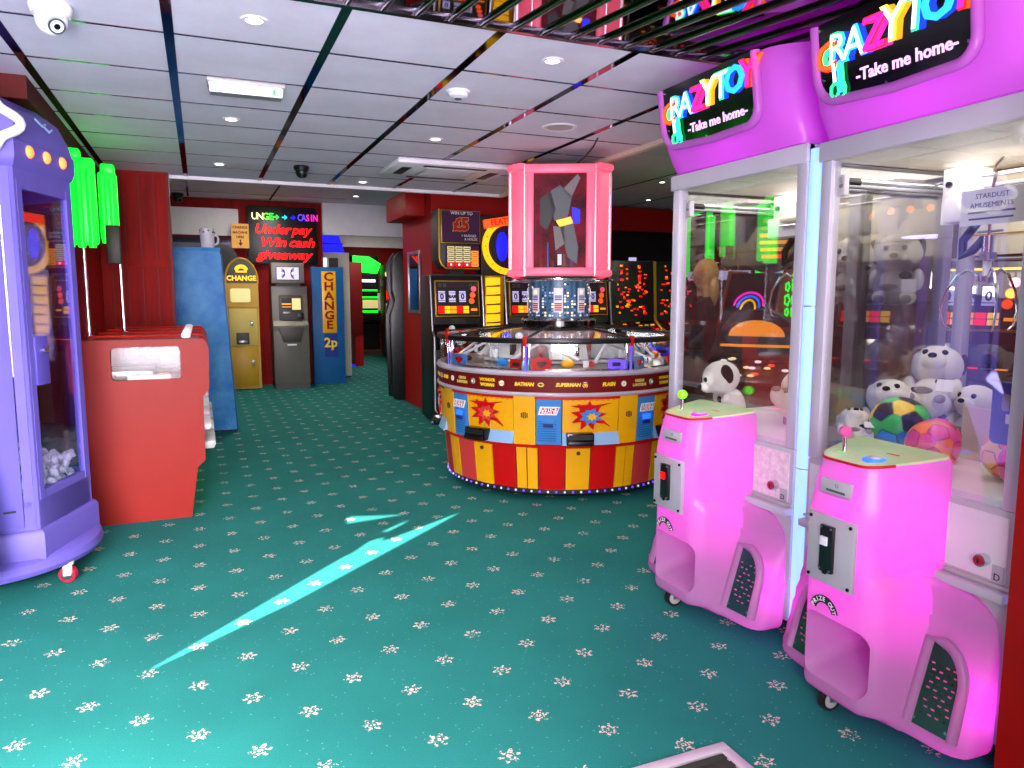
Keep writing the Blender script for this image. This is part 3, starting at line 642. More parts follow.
    for i in range(3):
        q = R(200 + 120 * i); d = Vector((math.cos(q), math.sin(q), 0)); c = Vector((cx, cy, 0))
        B().tube([c + d * r_ + Vector((0, 0, z)) for r_, z in ((.02, 1.52), (.06, 1.55), (.095, 1.53), (.13, 1.47), (.145, 1.40), (.13, 1.345), (.11, 1.33))], [.006, .006, .006, .005, .005, .004, .004], 'chrome').obj('prong', cl)
    b = B(); b.tube([(cx - .05, cy, 1.72), (cx - .1, cy, 1.66), (cx - .1, cy, 1.6), (cx - .06, cy, 1.62), (cx - .02, cy, 1.66)], .016, 'black', 10); b.obj('cable_loop', t, 'black cable sleeve')
    for (x, y, z, e, s) in ((.095, -.50, .72, 1.3, .03), (.10, -.455, .50, .2, .03), (.34, -.44, .22, .45, .02), (-.3, -.44, .24, .2, .03), (-.03, -.45, .41, .7, .02)):
        o = lamp('POINT', 'console_led', (x, y, z), e * PE, (1, .01, .82), shadow_soft_size=s); o.parent = t
    o = lamp('AREA', 'header_led', (0, .0, 2.39), 1, (.9, .03, 1), shape='RECTANGLE', size=.7, size_y=.7); o.parent = t
    o = lamp('POINT', 'header_glow', (0, -.25, 2.2), HE, (.85, .03, 1), shadow_soft_size=.1); o.parent = t
    o = lamp('POINT', 'header_glow', (.36, .05, 2.2), HE, (.85, .03, 1), shadow_soft_size=.1); o.parent = t
    o = lamp('AREA', 'cabinet_light', (0, 0, 1.95), 6, (1, .93, .84), shape='RECTANGLE', size=.7, size_y=.6); o.parent = t
    return t

PE = 1.7; HE = 2.2
CM2 = claw_machine((2.58, 1.738, 0), R(-91.5), 'nearest pink glowing claw machine, with coloured balls inside, beside the red door frame', 'plush_pink', 'glow_sky', 'white_paint', False, False)
CM1 = claw_machine((2.64, 2.70, 0), R(-90), 'farther pink glowing claw machine, between the nearest one and the round coin pusher', 'glow_lime', 'glow_magenta', 'glow_red', True, True)

CM1.scale = (1.07, 1.07, 1.01)
# ------------------------------------------------------------------ toys in the claw machines
def soccer_ball(name, label, loc, r, cols, rz=0, rx=0, group='coloured play balls in the claw machine'):
    bm = bmesh.new(); bmesh.ops.create_icosphere(bm, subdivisions=5, radius=r)
    ico = bmesh.new(); bmesh.ops.create_icosphere(ico, subdivisions=1, radius=1)
    five = [v.co.normalized() for v in ico.verts]; six = [f.calc_center_median().normalized() for f in ico.faces]; ico.free()
    X = Matrix.Rotation(rz, 4, 'Z') @ Matrix.Rotation(rx, 4, 'X')
    b = B(); vs_ = [X @ v.co for v in bm.verts]; fs = []; ms = []
    bm.verts.index_update()
    for f in bm.faces:
        c = f.calc_center_median().normalized()
        s5 = sorted(((c.dot(p) + .012, i) for i, p in enumerate(five)), reverse=True); s6 = sorted(((c.dot(p), i) for i, p in enumerate(six)), reverse=True)
        al = sorted([(s5[0][0], 'p%d' % s5[0][1]), (s5[1][0], 'x'), (s6[0][0], 'h%d' % s6[0][1]), (s6[1][0], 'x')], reverse=True)
        if al[0][0] - al[1][0] < .012: m = 'plush_black'
        elif al[0][1][0] == 'p': m = cols[0] if int(al[0][1][1:]) % 3 else cols[1]
        else: m = cols[2 + int(al[0][1][1:]) % (len(cols) - 2)]
        fs.append([v.index for v in f.verts]); ms.append(m)
    bm.free()
    b.raw(vs_, fs, ms); o = b.obj(name); o.location = loc
    return tag(o, label, 'ball', group)

soccer_ball('play_ball', 'green yellow and blue football patterned ball behind the nearest control panel', (2.49, 2.0, .952), .112, ['plush_black', 'ball_blue', 'ball_green', 'ball_yellow', 'ball_green', 'ball_blue'], .4, .3)
soccer_ball('play_ball', 'orange and pink football patterned ball low in front of the white chute wall', (2.36, 1.76, .93), .088, ['ball_pink', 'ball_pink', 'ball_orange', 'ball_orange', 'ball_pink'], 1.0, .8)
soccer_ball('play_ball', 'orange and pink ball in the right corner of the nearest claw machine', (2.36, 1.43, .925), .084, ['ball_pink', 'ball_orange', 'ball_orange', 'ball_orange', 'ball_pink'], 2.0, .2)
soccer_ball('play_ball', 'yellow and orange ball lying behind the orange and pink one in the right corner', (2.47, 1.56, .925), .084, ['ball_orange', 'ball_yellow', 'ball_yellow', 'ball_orange', 'ball_yellow'], .2, 1.2)
b = B(); b.sph((0, 0, 0), .078, 'ball_pink', n=28)
for i in range(16):
    q = i * 2.4; zz = 1 - 2 * (i + .5) / 16; rr = math.sqrt(1 - zz * zz); d = Vector((rr * math.cos(q), rr * math.sin(q), zz)); b.cyl(d * .072, d * .0795, .015, 'carnival_red', 12)
o = b.obj('play_ball'); o.location = (2.52, 1.86, .92); tag(o, 'pink ball with red spots beside the white chute wall', 'ball', 'coloured play balls in the claw machine')

def puppy(label, loc, rz, s=1.0, lie=0, rx=0):
    t = thing('plush_puppy', label, 'soft toy', loc, 0, 'white soft toys with dark patches'); t.rotation_euler = (rx, lie, rz); t.scale = (s, s, s)
    b = B(); b.sph((0, 0, .075), .075, 'plush_white', (1, .85, 1.05), 20)
    for x in (-1, 1):
        b.sph((x * .05, -.055, .028), .034, 'plush_white', (.9, 1.3, .8), 14); b.sph((x * .078, -.03, .1), .028, 'plush_white', (.8, 1, 1.5), 14)
    b.obj('body', t)
    b = B()
    b.sph((.035, -.05, .115), .02, 'plush_black', (1.2, .6, .8), 12); b.sph((-.02, -.062, .07), .024, 'plush_grey', (1.5, .5, .6), 12)
    for x in (-1, 1): b.sph((x * .05, -.093, .022), .022, 'plush_grey', (.9, .5, .8), 12)
    b.obj('patch', t, 'dark cloth patches')
    b = B(); b.sph((0, -.01, .205), .085, 'plush_white', (1.05, 1, .92), 24); b.sph((0, -.075, .185), .042, 'plush_white', (1.1, .9, .75), 16); h = b.obj('head', t)
    for x in (-1, 1):
        b = B(); b.sph((x * .078, .005, .225), .034, 'plush_black' if x > 0 else 'plush_white', (.5, .8, 1.35), 12); b.obj('ear', h)
        b = B(); b.sph((x * .032, -.083, .222), .012, 'plush_black', n=12); b.obj('eye', h)
    b = B(); b.sph((0, -.112, .193), .012, 'plush_black', (1.3, .8, .9), 12); b.obj('nose', h)
    b = B(); b.box(.03, .085, -.1, -.097, .05, .1, 'paper'); b.obj('paper_tag', t)
    return t
pups = [('white soft toy sitting at the left end of the clear shelf', (2.86, 2.60, 1.416), R(-65), 1.1, 0, 0), ('smallest white soft toy sitting in the middle of the clear shelf', (2.87, 2.47, 1.416), R(-75), .85, 0, 0),
        ('larger white soft toy sitting at the right end of the clear shelf', (2.86, 2.355, 1.416), R(-60), 1.1, 0, 0),
        ('white soft toy lying uppermost on the pile in the nearest claw machine', (2.72, 2.06, .97), R(-65), 1.1, 0, R(-35)), ('white soft toy leaning at the left of the pile by the front post', (2.52, 2.10, .86), R(-60), 1.0, 0, R(-35)),
        ('white soft toy half hidden behind the pile and the green ball', (2.80, 1.94, .85), R(-90), .9, 0, R(-15)), ('white soft toy slumped at the back left under the shelf', (2.86, 2.12, .85), R(-80), .85, 0, R(-10)), ('white soft toy face up behind the joystick', (2.34, 2.06, .87), R(-40), .7, 0, R(-60))]
for a in pups: puppy(*a)
puppy('big white soft toy dog leaning forward over the farther control panel', (2.38, 2.82, .86), R(-115), 1.05, 0, R(18))
puppy('white soft toy lying on its back next to the glowing light tube', (2.50, 2.60, .92), R(-60), 1.1, 0, R(-70))
b = B(); b.box(-.07, .07, -.04, .04, 0, .23, 'red_paint', .004); o = b.obj('box'); bx = thing('prize_box', 'red prize box with a white oval beside the glowing light tube', 'box', (2.62, 2.62, .99), R(-70)); o.parent = bx
b = B(); b.cyl((0, -.042, .15), (0, -.040, .15), .038, 'white_paint', 20); b.cyl((-.012, -.0435, .155), (-.012, -.042, .155), .008, 'black', 10); b.cyl((.014, -.0435, .155), (.014, -.042, .155), .008, 'black', 10); b.obj('emblem', bx)
b = B(); b.box(-.09, .1, -.06, .06, -.17, 0, 'plush_grey', .03); o = b.obj('plush_cushion'); o.location = (2.62, 2.62, .988); tag(o, 'grey soft cushion under the red prize box', 'cushion')
# blue key box hung on the right side and the paper notice on the glass
t = thing('key_box', 'dark blue rounded plastic box hanging inside the right glass', 'box', (2.36, 1.50, .98), R(-90))
b = B(); b.prism(rrect(-.05, .05, 0, .2, .02), -.02, .02, 'y', 'phone_blue', .003); b.obj('shell', t)
b = B(); b.prism(rrect(-.012, .012, .11, .165, .011), -.026, -.019, 'y', 'silver_paint'); b.box(.0, .03, -.0215, -.0205, .07, .1, 'paper'); b.obj('window', t)
t = thing('paper_notice', 'white printed notice taped inside the nearest claw glass above the claw', 'notice', (2.27, 1.55, 1.675), R(-90))
b = B(); b.box(-.1, .1, -.001, .001, 0, .11, 'paper'); b.obj('sheet', t)
b = B(); b.text('AMUSEMENTS', .022, 'ink_grey', (0, -.0015, .06), depth=.001)
b.text('STARDUST', .022, 'ink_grey', (0, -.0015, .088), depth=.001)
for z, w_ in ((.036, .075), (.016, .07)): b.box(-w_, w_, -.0018, -.001, z, z + .006, 'ink_grey')
b.obj('print', t)

# ------------------------------------------------------------------ purple hexagonal prize kiosk
KC = Vector((-1.125, 4.5, 0)); A0 = math.atan2(-.39, .35)      # direction of the front right corner
def hexp(r, z, k=None): return [(r * math.cos(A0 + PI / 3 * i), r * math.sin(A0 + PI / 3 * i), z) for i in range(6)]
ki = thing('prize_kiosk', 'purple six sided glass prize kiosk with orange bulbs at the left edge', 'prize machine', (KC.x, KC.y, 0))
b = B(); b.lathe([(0, .09), (.52, .09), (.555, .105), (.568, .13), (.56, .165), (.54, .18), (0, .18)], 'purple', 64); b.obj('base_disc', ki)
b = B().loft([hexp(.555, .17), hexp(.555, .30), hexp(.54, .318)], 'purple'); b.obj('plinth', ki)
b = B().loft([hexp(.525, .31), hexp(.525, .46)], 'purple'); b.obj('lower_wall', ki)
def on_face(i, r=.525):
    p = Vector(hexp(r, 0)[i]); q = Vector(hexp(r, 0)[(i + 1) % 6]); c = (p + q) / 2; ang = math.atan2(c.y, c.x) + PI / 2
    return Matrix.Translation(c) @ Matrix.Rotation(ang, 4, 'Z')            # local -y looks outwards... x runs along the face
for i in range(6):
    p = Vector(hexp(.505, 0)[i]); b = B(); b.cyl((p.x, p.y, .31), (p.x, p.y, 2.06), .02, 'purple', 8); b.obj('corner_post', ki)
for i in range(6):
    X = on_face(i); b = B(); b.T = X
    b.box(-.25, .25, -.0, .03, 1.96, 2.07, 'purple'); b.box(-.25, .25, -.0, .03, .31, .5, 'purple')
    for s in (-1, 1): b.box(s * .225 - .02, s * .225 + .02, -.004, .025, .46, 2.0, 'purple')
    if i == 0: b.box(-.205, -.09, -.012, .006, 1.02, 1.26, 'purple_dark', .003)
    b.obj('face_frame', ki)
    b = B(); b.T = X; b.box(-.205, .205, .006, .012, .47, 1.97, 'glass_tint'); b.obj('glass_panel', ki)
b = B(); b.T = on_face(0); b.cyl((-.14, -.03, 1.19), (-.14, -.01, 1.19), .016, 'chrome', 16); b.obj('lock', ki, 'chrome cam lock')
# front left face: door, its window and the sloping scoop under it
X = on_face(5)
b = B(); b.T = X; b.box(-.17, .2, -.014, -.002, .34, 1.94, 'purple', .004); d_ = b.obj('door', ki)
b = B(); b.T = X; b.box(-.13, .06, -.018, -.013, .9, 1.9, 'glass_tint'); b.box(.12, .17, -.018, -.014, .42, .43, 'black'); b.obj('door_window', d_)
b = B(); b.T = X; b.prism([(-.30, .2), (-.30, .32), (-.01, .86), (.0, .2)], -.26, .09, 'x', 'purple'); b.obj('delivery_hood', ki)
# roof
b = B().loft([hexp(.51, 2.04), hexp(.535, 2.06), hexp(.55, 2.10), hexp(.55, 2.175), hexp(.54, 2.185)], 'purple'); b.obj('light_band', ki)
b = B().loft([hexp(.54, 2.185), hexp(.53, 2.23), hexp(.485, 2.33), hexp(.40, 2.395), hexp(.25, 2.425)], 'purple'); rf = b.obj('roof', ki)
for i in (5, 0, 1):
    for s in (-1, 0, 1):
        b = B(); b.T = on_face(i, .55); b.sph((s * .15, -.0, 2.137), .03, 'glow_orange', (1, .6, 1), 16); b.obj('bulb', ki, 'orange glowing bulb')
b = B(); b.T = on_face(5, .56)
b.tube([((.27 + .022 * math.cos(6 * q)) * math.cos(q) * .95 + .03, -.03 - .0 * q, 2.235 + (.14 + .014 * math.cos(6 * q)) * math.sin(q)) for q in [2 * PI * i / 60 for i in range(60)]], .022, 'white_paint', 10, True); b.obj('wavy_frame', ki, 'white wavy sign frame')
b = B(); b.T = on_face(5, .56); b.prism([(.03 + .25 * math.cos(2 * PI * i / 30), 2.235 + .125 * math.sin(2 * PI * i / 30)) for i in range(30)], -.035, .02, 'y', 'purple'); b.obj('sign_board', ki)
b = B(); b.T = on_face(0, .47)
for (x, z) in ((.04, 2.30), (.1, 2.285)): b.tube([(x - .05, -.035, z + .02), (x, -.042, z - .005), (x + .03, -.04, z + .012)], .006, 'pale_blue', 6)
b.obj('swirl_print', rf, 'pale mirrored swirl motif')
for q in (R(-34), R(86), R(206)):
    x, y = .53 * math.cos(q), .53 * math.sin(q); b = B()
    b.cyl((x - .005, y - .014, .043), (x + .005, y + .014, .043), .042, 'wheel_red', 22); b.cyl((x - .006, y - .016, .043), (x + .006, y + .016, .043), .028, 'steel', 16)
    b.box(x - .02, x + .02, y - .024, y - .019, .04, .105, 'grey_light'); b.box(x - .02, x + .02, y + .019, y + .024, .04, .105, 'grey_light'); b.box(x - .03, x + .03, y - .03, y + .03, .1, .112, 'grey_light'); b.obj('caster', ki)
# white foam chips heaped in the kiosk
b = B(); r2 = random.Random(3)
for i in range(620):
    a = r2.random() * 2 * PI; rr = .5 * math.sqrt(r2.random()); h = .45 + r2.random() * .16
    if max(rr * math.cos(a - A0 - PI / 6 - PI / 3 * j_) for j_ in range(6)) > .42: continue
    b.sph((rr * math.cos(a), rr * math.sin(a), h), .022 + .01 * r2.random(), 'foam', (1, .7, .8), 7, Matrix.Rotation(r2.random() * 3, 4, 'X') @ Matrix.Rotation(r2.random() * 3, 4, 'Z'))
o = b.obj('foam_chips'); o.location = (KC.x, KC.y, 0.0); o['kind'] = 'stuff'; tag(o, 'heap of white foam chips at the bottom of the purple kiosk', 'packing foam')
t = thing('plush_doll', 'pink and black soft doll hanging behind the kiosk door window', 'soft toy', (-1.02, 4.27, .95), R(17))
b = B(); b.sph((0, 0, .2), .07, 'plush_pink', (1, .7, 1.2), 16); b.sph((0, 0, .08), .075, 'plush_black', (1.1, .7, 1), 16); b.obj('body', t)
b = B(); b.sph((0, 0, .33), .065, 'plush_white', n=16); b.obj('head', t)
for s in (-1, 1): b = B(); b.cyl((s * .03, 0, .05), (s * .05, -.01, -.13), .022, 'plush_black', 10, .018); b.sph((s * .052, -.02, -.14), .03, 'plush_white', (.8, 1.3, .7), 10); b.obj('leg', t)

# ------------------------------------------------------------------ row of red coin pushers along the left wall (front is +x)
PRO = [(-.70, .0), (-.115, .0), (-.065, .33), (-.015, .375), (-.012, .80), (.028, .845), (.038, 1.12), (.02, 1.165), (-.0, 1.18), (-.70, 1.18)]
def pusher(loc, label):
    t = thing('coin_pusher', label, 'coin pusher', loc, 0, 'row of red coin pushers by the left wall')
    for y in (0, .50):
        m = B().prism(PRO, y, y + .022, 'y', 'red_panel').obj('side_panel', t)
        boolean(m, [B().prism(rrect(-.535, -.135, .925, 1.135, .025), y - .1, y + .1, 'y', 'red_panel')])
        B().prism(rrect(-.53, -.14, .93, 1.13, .02), y + .008, y + .012, 'y', 'acrylic').obj('side_window', m)
    B().box(-.68, -.14, .024, .498, .03, .86, 'red_paint').obj('body', t)
    b = B(); b.box(-.68, -.02, .024, .498, .86, .89, 'steel'); b.box(-.55, -.1, .03, .49, .89, .91, 'coins'); b.box(-.65, -.3, .05, .47, .94, .98, 'coins', .004); b.box(-.68, -.6, .03, .49, .91, 1.1, 'paper_grey', .006)
    b.sph((-.25, .2, .93), .03, 'yellow', (1.6, 1, .6), 10); b.sph((-.36, .3, .94), .03, 'text_black', (1.4, 1, .7), 10); b.box(-.45, -.2, .04, .06, .91, .95, 'paper', .003); b.obj('playfield', t)
    b = B(); b.prism([(-.68, 1.165), (-.03, 1.165), (-.02, 1.172), (-.68, 1.172)], .022, .50, 'y', 'acrylic'); b.prism([(-.02, .87), (.015, .87), (-.02, 1.17), (-.028, 1.17)], .03, .49, 'y', 'acrylic'); b.obj('glass_cover', t)
    B().cyl((-.68, .26, 1.19), (.0, .26, 1.19), .008, 'red_paint', 8).obj('cover_rail', t)
    for x in (-.14, -.36):
        b = B(); b.lathe([(.026, -.004), (.036, 0), (.026, .004), (.022, 0), (.026, -.004)], 'white_paint', 24); b.T = Matrix.Identity(4)
        X = Matrix.Translation((x, .035, 1.12)) @ Matrix.Rotation(PI / 2, 4, 'X'); b.v = [X @ v for v in b.v]; b.obj('coin_ring', t)
    b = B(); b.prism(rrect(-.13, -.07, 1.175, 1.215, .018), .2, .22, 'y', 'white_paint', .004); b.obj('coin_entry', t)
    b = B(); b.prism([(-.1, .44), (.04, .44), (.055, .47), (.05, .49), (-.1, .48)], .06, .46, 'y', 'grey_light', .004); b.obj('payout_tray', t)
    b = B(); b.prism([(-.1, .57), (.02, .57), (.03, .6), (-.1, .6)], .06, .46, 'y', 'white_paint', .004); b.obj('shelf_tray', t)
    B().box(-.14, -.125, .03, .49, .03, .1, 'glow_green_soft').obj('kick_light', t, 'green glowing kick light')
    return t
for i, s in enumerate(['nearest red coin pusher with an oblong side window full of coins', 'second red coin pusher from the front, its glass top just above the first', 'third red coin pusher from the front along the panelled wall', 'farthest red coin pusher beside the red panelled wall']):
    if i == 0: pu = pusher((0, 5.18, 0), s)
    else: copy_tree(pu, (0, 5.18 + i * .535, 0), label=s)

def green_sign(name, label, loc, w_, z0, z1, extra):
    t = thing(name, label, 'illuminated sign', loc, 0, 'green glowing signs over the coin pushers')
    for x in extra['poles']:
        b = B(); b.cyl((x, 0, 1.185), (x, 0, z0 + .1), .014, 'chrome', 14); b.cyl((x, 0, 1.182), (x, 0, 1.195), .03, 'chrome', 16); b.obj('pole', t)
    b = B(); b.box(-w_ / 2, w_ / 2, -.05, .05, z0, z1, 'glow_green', .02)
    n_ = extra['ribs']
    for i in range(n_): x = -w_ / 2 + (i + .5) * w_ / n_; b.cyl((x, -.05, z0 - .02), (x, -.05, z1 - .02 - .03 * i), .022, 'glow_green', 12)
    b.box(-w_ / 2 + .02, -w_ / 2 + .11, -.04, .05, z1 - .01, z1 + .06, 'glow_green', .015); b.obj('light_panel', t, 'green glowing ribbed panel')
    B().box(-w_ / 2 - .05, -w_ / 2 - .005, -.06, .07, z0 - .02, z1 - .2, 'black', .006).obj('back_box', t)
    if extra.get('dark'): B().box(w_ / 2 - .085, w_ / 2 + .01, -.09, -.055, z0 - .17, z0 + .11, 'cover_brown', .01).obj('end_cover', t)
    return t
green_sign('green_sign', 'tall green glowing ribbed sign on chrome poles nearest the purple kiosk', (-.71, 5.75, 0), .19, 1.80, 2.37, dict(poles=(-.08, .0), ribs=3))
green_sign('green_sign', 'second green glowing sign with a brown end cover behind the tall one', (-.585, 6.2, 0), .12, 1.86, 2.35, dict(poles=(.05,), ribs=2, dark=True))

# ------------------------------------------------------------------ blue cabinet with a cup
t = thing('blue_cabinet', 'tall worn blue cabinet standing behind the red coin pushers', 'cabinet', (-.03, 8.4, 0))
b = B().loft([[(-.2, 0, .02), (.335, 0, .02), (.335, .6, .02), (-.2, .6, .02)], [(-.285, 0, 1.93), (.245, 0, 1.93), (.245, .6, 1.93), (-.285, .6, 1.93)]], 'blue_worn'); b.obj('carcass', t)
b = B(); b.box(-.29, .25, -.006, .61, 1.93, 1.965, 'blue_worn', .004); b.obj('top_board', t)
b = B().loft([[(.338, .02, .02), (.353, .02, .02), (.353, .58, .02), (.338, .58, .02)], [(.248, .02, 1.9), (.263, .02, 1.9), (.263, .58, 1.9), (.248, .58, 1.9)]], 'blue_panel'); b.obj('side_door', t)
B().box(-.19, .29, .02, .58, .001, .03, 'dark').obj('plinth', t)
t = thing('tall_mug', 'tall white mug with small flowers standing on the blue cabinet', 'mug', (.1, 8.47, 1.966))
b = B(); b.lathe([(0, 0), (.06, 0), (.068, .01), (.072, .2), (.066, .205), (.06, .2), (.05, .02), (0, .02)], 'white_paint', 28)
for i in range(9): q = 2 * PI * i / 9; b.sph((  .071 * math.cos(q), .071 * math.sin(q), .16 + .015 * (i % 2)), .011, ['ink_red', 'green_card', 'ink_grey'][i % 3], n=8)
b.obj('body', t)
B().tube([(.06, .0, .03), (.1, 0, .05), (.105, 0, .09), (.1, 0, .12), (.062, 0, .135)], .01, 'white_paint', 8).obj('handle', t)

# ------------------------------------------------------------------ change machines at the back wall
t = thing('change_machine', 'yellow change machine with a rounded grey top and lit emblem', 'change machine', (.6, 12.1, 0))
arch = [(-.24, 0), (.24, 0), (.24, 1.68)] + [(.24 * math.cos(PI * i / 16), 1.68 + .36 * math.sin(PI * i / 16)) for i in range(1, 16)] + [(-.24, 1.68)]
B().prism([(x, z + .02) for x, z in arch[:2]] + [(.24, 1.66), (-.24, 1.66)], 0, .5, 'y', 'mustard').obj('cabinet', t)
b = B().prism([(.24, 1.66)] + arch[3:-1] + [(-.24, 1.66)], 0, .4, 'y', 'grey_dark'); b.tube([(x, -.004, z) for x, z in [(.235, 1.66)] + arch[3:-1] + [(-.235, 1.66)]], .014, 'mustard'); hd = b.obj('arched_top', t, 'grey arched top')
b = B(); b.text('CHANGE', .105, 'glow_yellow', (0, -.006, 1.735), depth=.008, bold=.003); b.obj('lettering', hd)
b = B()
for i in range(7): q = R(20 + 140 * i / 6); b.sph((.07 * math.cos(q), -.008, 1.86 + .055 * math.sin(q)), .03, 'glow_yellow', (1, .3, 1), 12)
b.box(-.08, .08, -.012, 0, 1.825, 1.85, 'glow_yellow', .003); b.obj('lit_emblem', hd)
B().prism(rrect(-.17, .12, 1.37, 1.58, .03), -.012, .01, 'y', 'glow_cream').obj('lit_panel', t)
for z0, z1, m in ((.70, 1.27, 'mustard_light'), (.06, .68, 'mustard')):
    d_ = B().box(-.2, .2, -.014, .0, z0, z1, m, .004).obj('door', t)
    b = B(); b.box(.105, .145, -.03, -.012, (z0 + z1) / 2 + .02, (z0 + z1) / 2 + .1, 'steel', .004); b.cyl((.125, -.034, (z0 + z1) / 2 + .07), (.125, -.028, (z0 + z1) / 2 + .07), .01, 'chrome', 12); b.obj('lock', d_)
b = B(); b.box(-.11, .08, -.03, -.01, .72, .9, 'grey_dark', .006); b.box(-.08, .05, -.05, -.028, .74, .78, 'steel', .004); b.obj('coin_cup', t)
B().box(-.23, .23, -.012, 0, 1.28, 1.32, 'mustard', .004).obj('shelf_lip', t)

t = thing('cash_machine', 'grey free standing cash machine with a small screen on top', 'cash machine', (1.3, 11.97, 0))
b = B(); b.prism([(0, .1), (0, .92), (-.02, 1.0), (.06, 1.08), (.1, 1.5), (.09, 1.62), (.5, 1.62), (.5, .1)], -.27, .27, 'x', 'grey_kiosk', .006); b.obj('body', t)
B().box(-.26, .26, .0, .45, .0, .1, 'grey_dark').obj('plinth', t)
b = B(); b.box(-.27, .22, -.01, .45, 1.66, 1.98, 'grey_kiosk', .01); b.box(-.2, .16, .1, .4, 1.6, 1.67, 'grey_dark'); hd = b.obj('top_box', t)
b = B(); b.box(-.2, .15, -.016, -.008, 1.71, 1.92, 'dark'); 
b.box(-.19, .14, -.018, -.015, 1.72, 1.91, 'glow_screen'); 
for i in range(6): b.tube([(-.12 + .19 * (i % 2) + .0 * i + .05 * math.cos(q / 8 * PI), -.02, 1.815 + (.03 + .01 * i) * math.sin(q / 8 * PI)) for q in range(-4 + 8 * (i % 2), 5 + 8 * (i % 2))], .006, 'dark', 5)
b.obj('screen', hd, 'small lit screen')
fr = B().prism(rrect(-.17, .19, 1.08, 1.48, .03), .045, .12, 'y', 'grey_dark', .004).obj('fascia', t)
b = B(); b.box(-.13, .02, .036, .046, 1.27, 1.43, 'black'); b.box(-.125, .015, .033, .037, 1.33, 1.35, 'glow_amber'); b.box(-.125, .015, .033, .037, 1.29, 1.30, 'glow_amber'); b.box(.03, .16, .034, .046, 1.25, 1.43, 'glow_cream'); b.box(.1, .2, .03, .046, 1.1, 1.2, 'black', .004); b.box(-.11, .0, .036, .046, 1.19, 1.22, 'steel', .003); b.obj('display', fr)
b = B(); b.prism([(-.2, .98), (.2, .98), (.14, .74), (-.12, .74)], -.03, .01, 'y', 'grey_dark', .008); b.box(-.07, .07, -.05, -.02, .69, .715, 'paper', .004); b.obj('cash_tray', t)
B().cyl((.2, -.012, .58), (.2, .0, .58), .012, 'chrome', 12).obj('lock', t)

t = thing('change_machine', 'blue change machine with a vertical yellow sign and 2p label', 'change machine', (1.95, 12.4, 0))
b = B(); b.prism([(-.26, .0), (.26, .0), (.26, 1.94), (-.26, 1.94)], 0, .14, 'y', 'blue_panel', .006); b.obj('cabinet', t)
B().box(-.1, .13, -.008, .001, .86, 1.87, 'yellow', .002).obj('yellow_sign', t)
b = B()
for i, ch in enumerate('CHANGE'): b.text(ch, .19, 'text_red', (.015, -.010, 1.775 - i * .158), depth=.004, bold=.006, sx=1.15)
b.obj('lettering', t, 'dark red letters')
b = B(); b.box(-.08, .14, -.008, .001, .46, .84, 'phone_blue'); b.text('2p', .22, 'text_yellow', (.025, -.011, .69), depth=.004, bold=.006); b.obj('price_label', t, 'yellow 2p on dark blue')

# ------------------------------------------------------------------ signs and panels on the back wall
t = thing('message_sign', 'black message board with three rows of red lettering over the cash machine', 'illuminated sign', (1.29, 12.62, 0))
B().box(-.55, .54, -.06, .06, 1.98, 2.90, 'black', .01).obj('case', t)
b = B()
for i, (ch, m) in enumerate(zip('LOUNGE', ['glow_red', 'glow_red', 'glow_warm', 'glow_warm', 'glow_lime', 'glow_green'])): b.text(ch, .15, m, (-.60 + i * .085, -.064, 2.73), depth=.006, bold=.002) if i > 1 else None
for i, m in enumerate(['glow_green', 'glow_cyan', 'glow_blue']):
    x = -.10 + i * .13; b.box(x - .04, x + .01, -.067, -.061, 2.72, 2.74, m); b.prism([(x, 2.69), (x + .045, 2.73), (x, 2.77)], -.067, -.061, 'y', m)
for i, (ch, m) in enumerate(zip('CASINO', ['glow_violet', 'glow_violet', 'glow_magenta', 'glow_magenta', 'glow_magenta', 'glow_magenta'])):
    if i < 5: b.text(ch, .15, m, (.27 + i * .062, -.064, 2.73), depth=.006, bold=.002, sx=.75)
b.obj('scrolling_text', t, 'multicoloured scrolling lettering')
for s, z, x in (('Under  pay', 2.53, 0), ('Win  cash', 2.325, 0), ('giveaway', 2.125, 0)):
    for wd_, dx in zip(s.split(), (-.17, .28) if ' ' in s else (0,)):
        b = B(); b.text(wd_, .205, 'glow_red', (x + dx, -.066, z), depth=.008, bold=.005, shear=.3, sx=1.05 if 'pay' in s else 1.15); b.obj('red_lettering', t)
t = thing('direction_sign', 'small yellow sign with red lettering and a down arrow', 'sign', (.62, 12.5, 0))
B().box(-.12, .14, -.01, .01, 2.22, 2.60, 'yellow').obj('board', t)
b = B(); b.text('CHANGE', .055, 'text_red', (.01, -.012, 2.54), depth=.003, bold=.002); b.text('MACHINE', .05, 'text_red', (.01, -.012, 2.46), depth=.003, bold=.002); b.text('HERE', .05, 'text_red', (.01, -.012, 2.39), depth=.003, bold=.002); b.box(.0, .02, -.013, -.009, 2.29, 2.35, 'text_red'); b.prism([(-.025, 2.30), (.045, 2.30), (.01, 2.25)], -.013, -.009, 'y', 'text_red'); b.obj('lettering', t)
b = B(); b.box(-.46, .62, 12.66, 12.69, 2.42, 2.84, 'paper'); o = b.obj('wall_panel'); tag(o, 'blank white panel high on the back wall over the mirror', 'panel')
t = thing('wall_mirror', 'long low mirror under the white panel on the back wall', 'mirror', (0, 12.66, 0))
B().box(-.44, .52, 0, .03, 1.98, 2.40, 'dark_red').obj('frame', t); B().box(-.42, .17, -.006, 0, 2.0, 2.385, 'mirror').obj('mirror_pane', t); B().box(.2, .5, -.006, 0, 2.0, 2.385, 'mirror').obj('mirror_pane', t)
b = B(); b.cyl((.33, 12.56, 2.02), (.33, 12.6, 2.02), .26, 'black', 40); b.cyl((.33, 12.55, 2.02), (.33, 12.56, 2.02), .2, 'dark', 40); o = b.obj('round_fan'); tag(o, 'black round disc on the back wall beside the tall mug', 'wall disc')

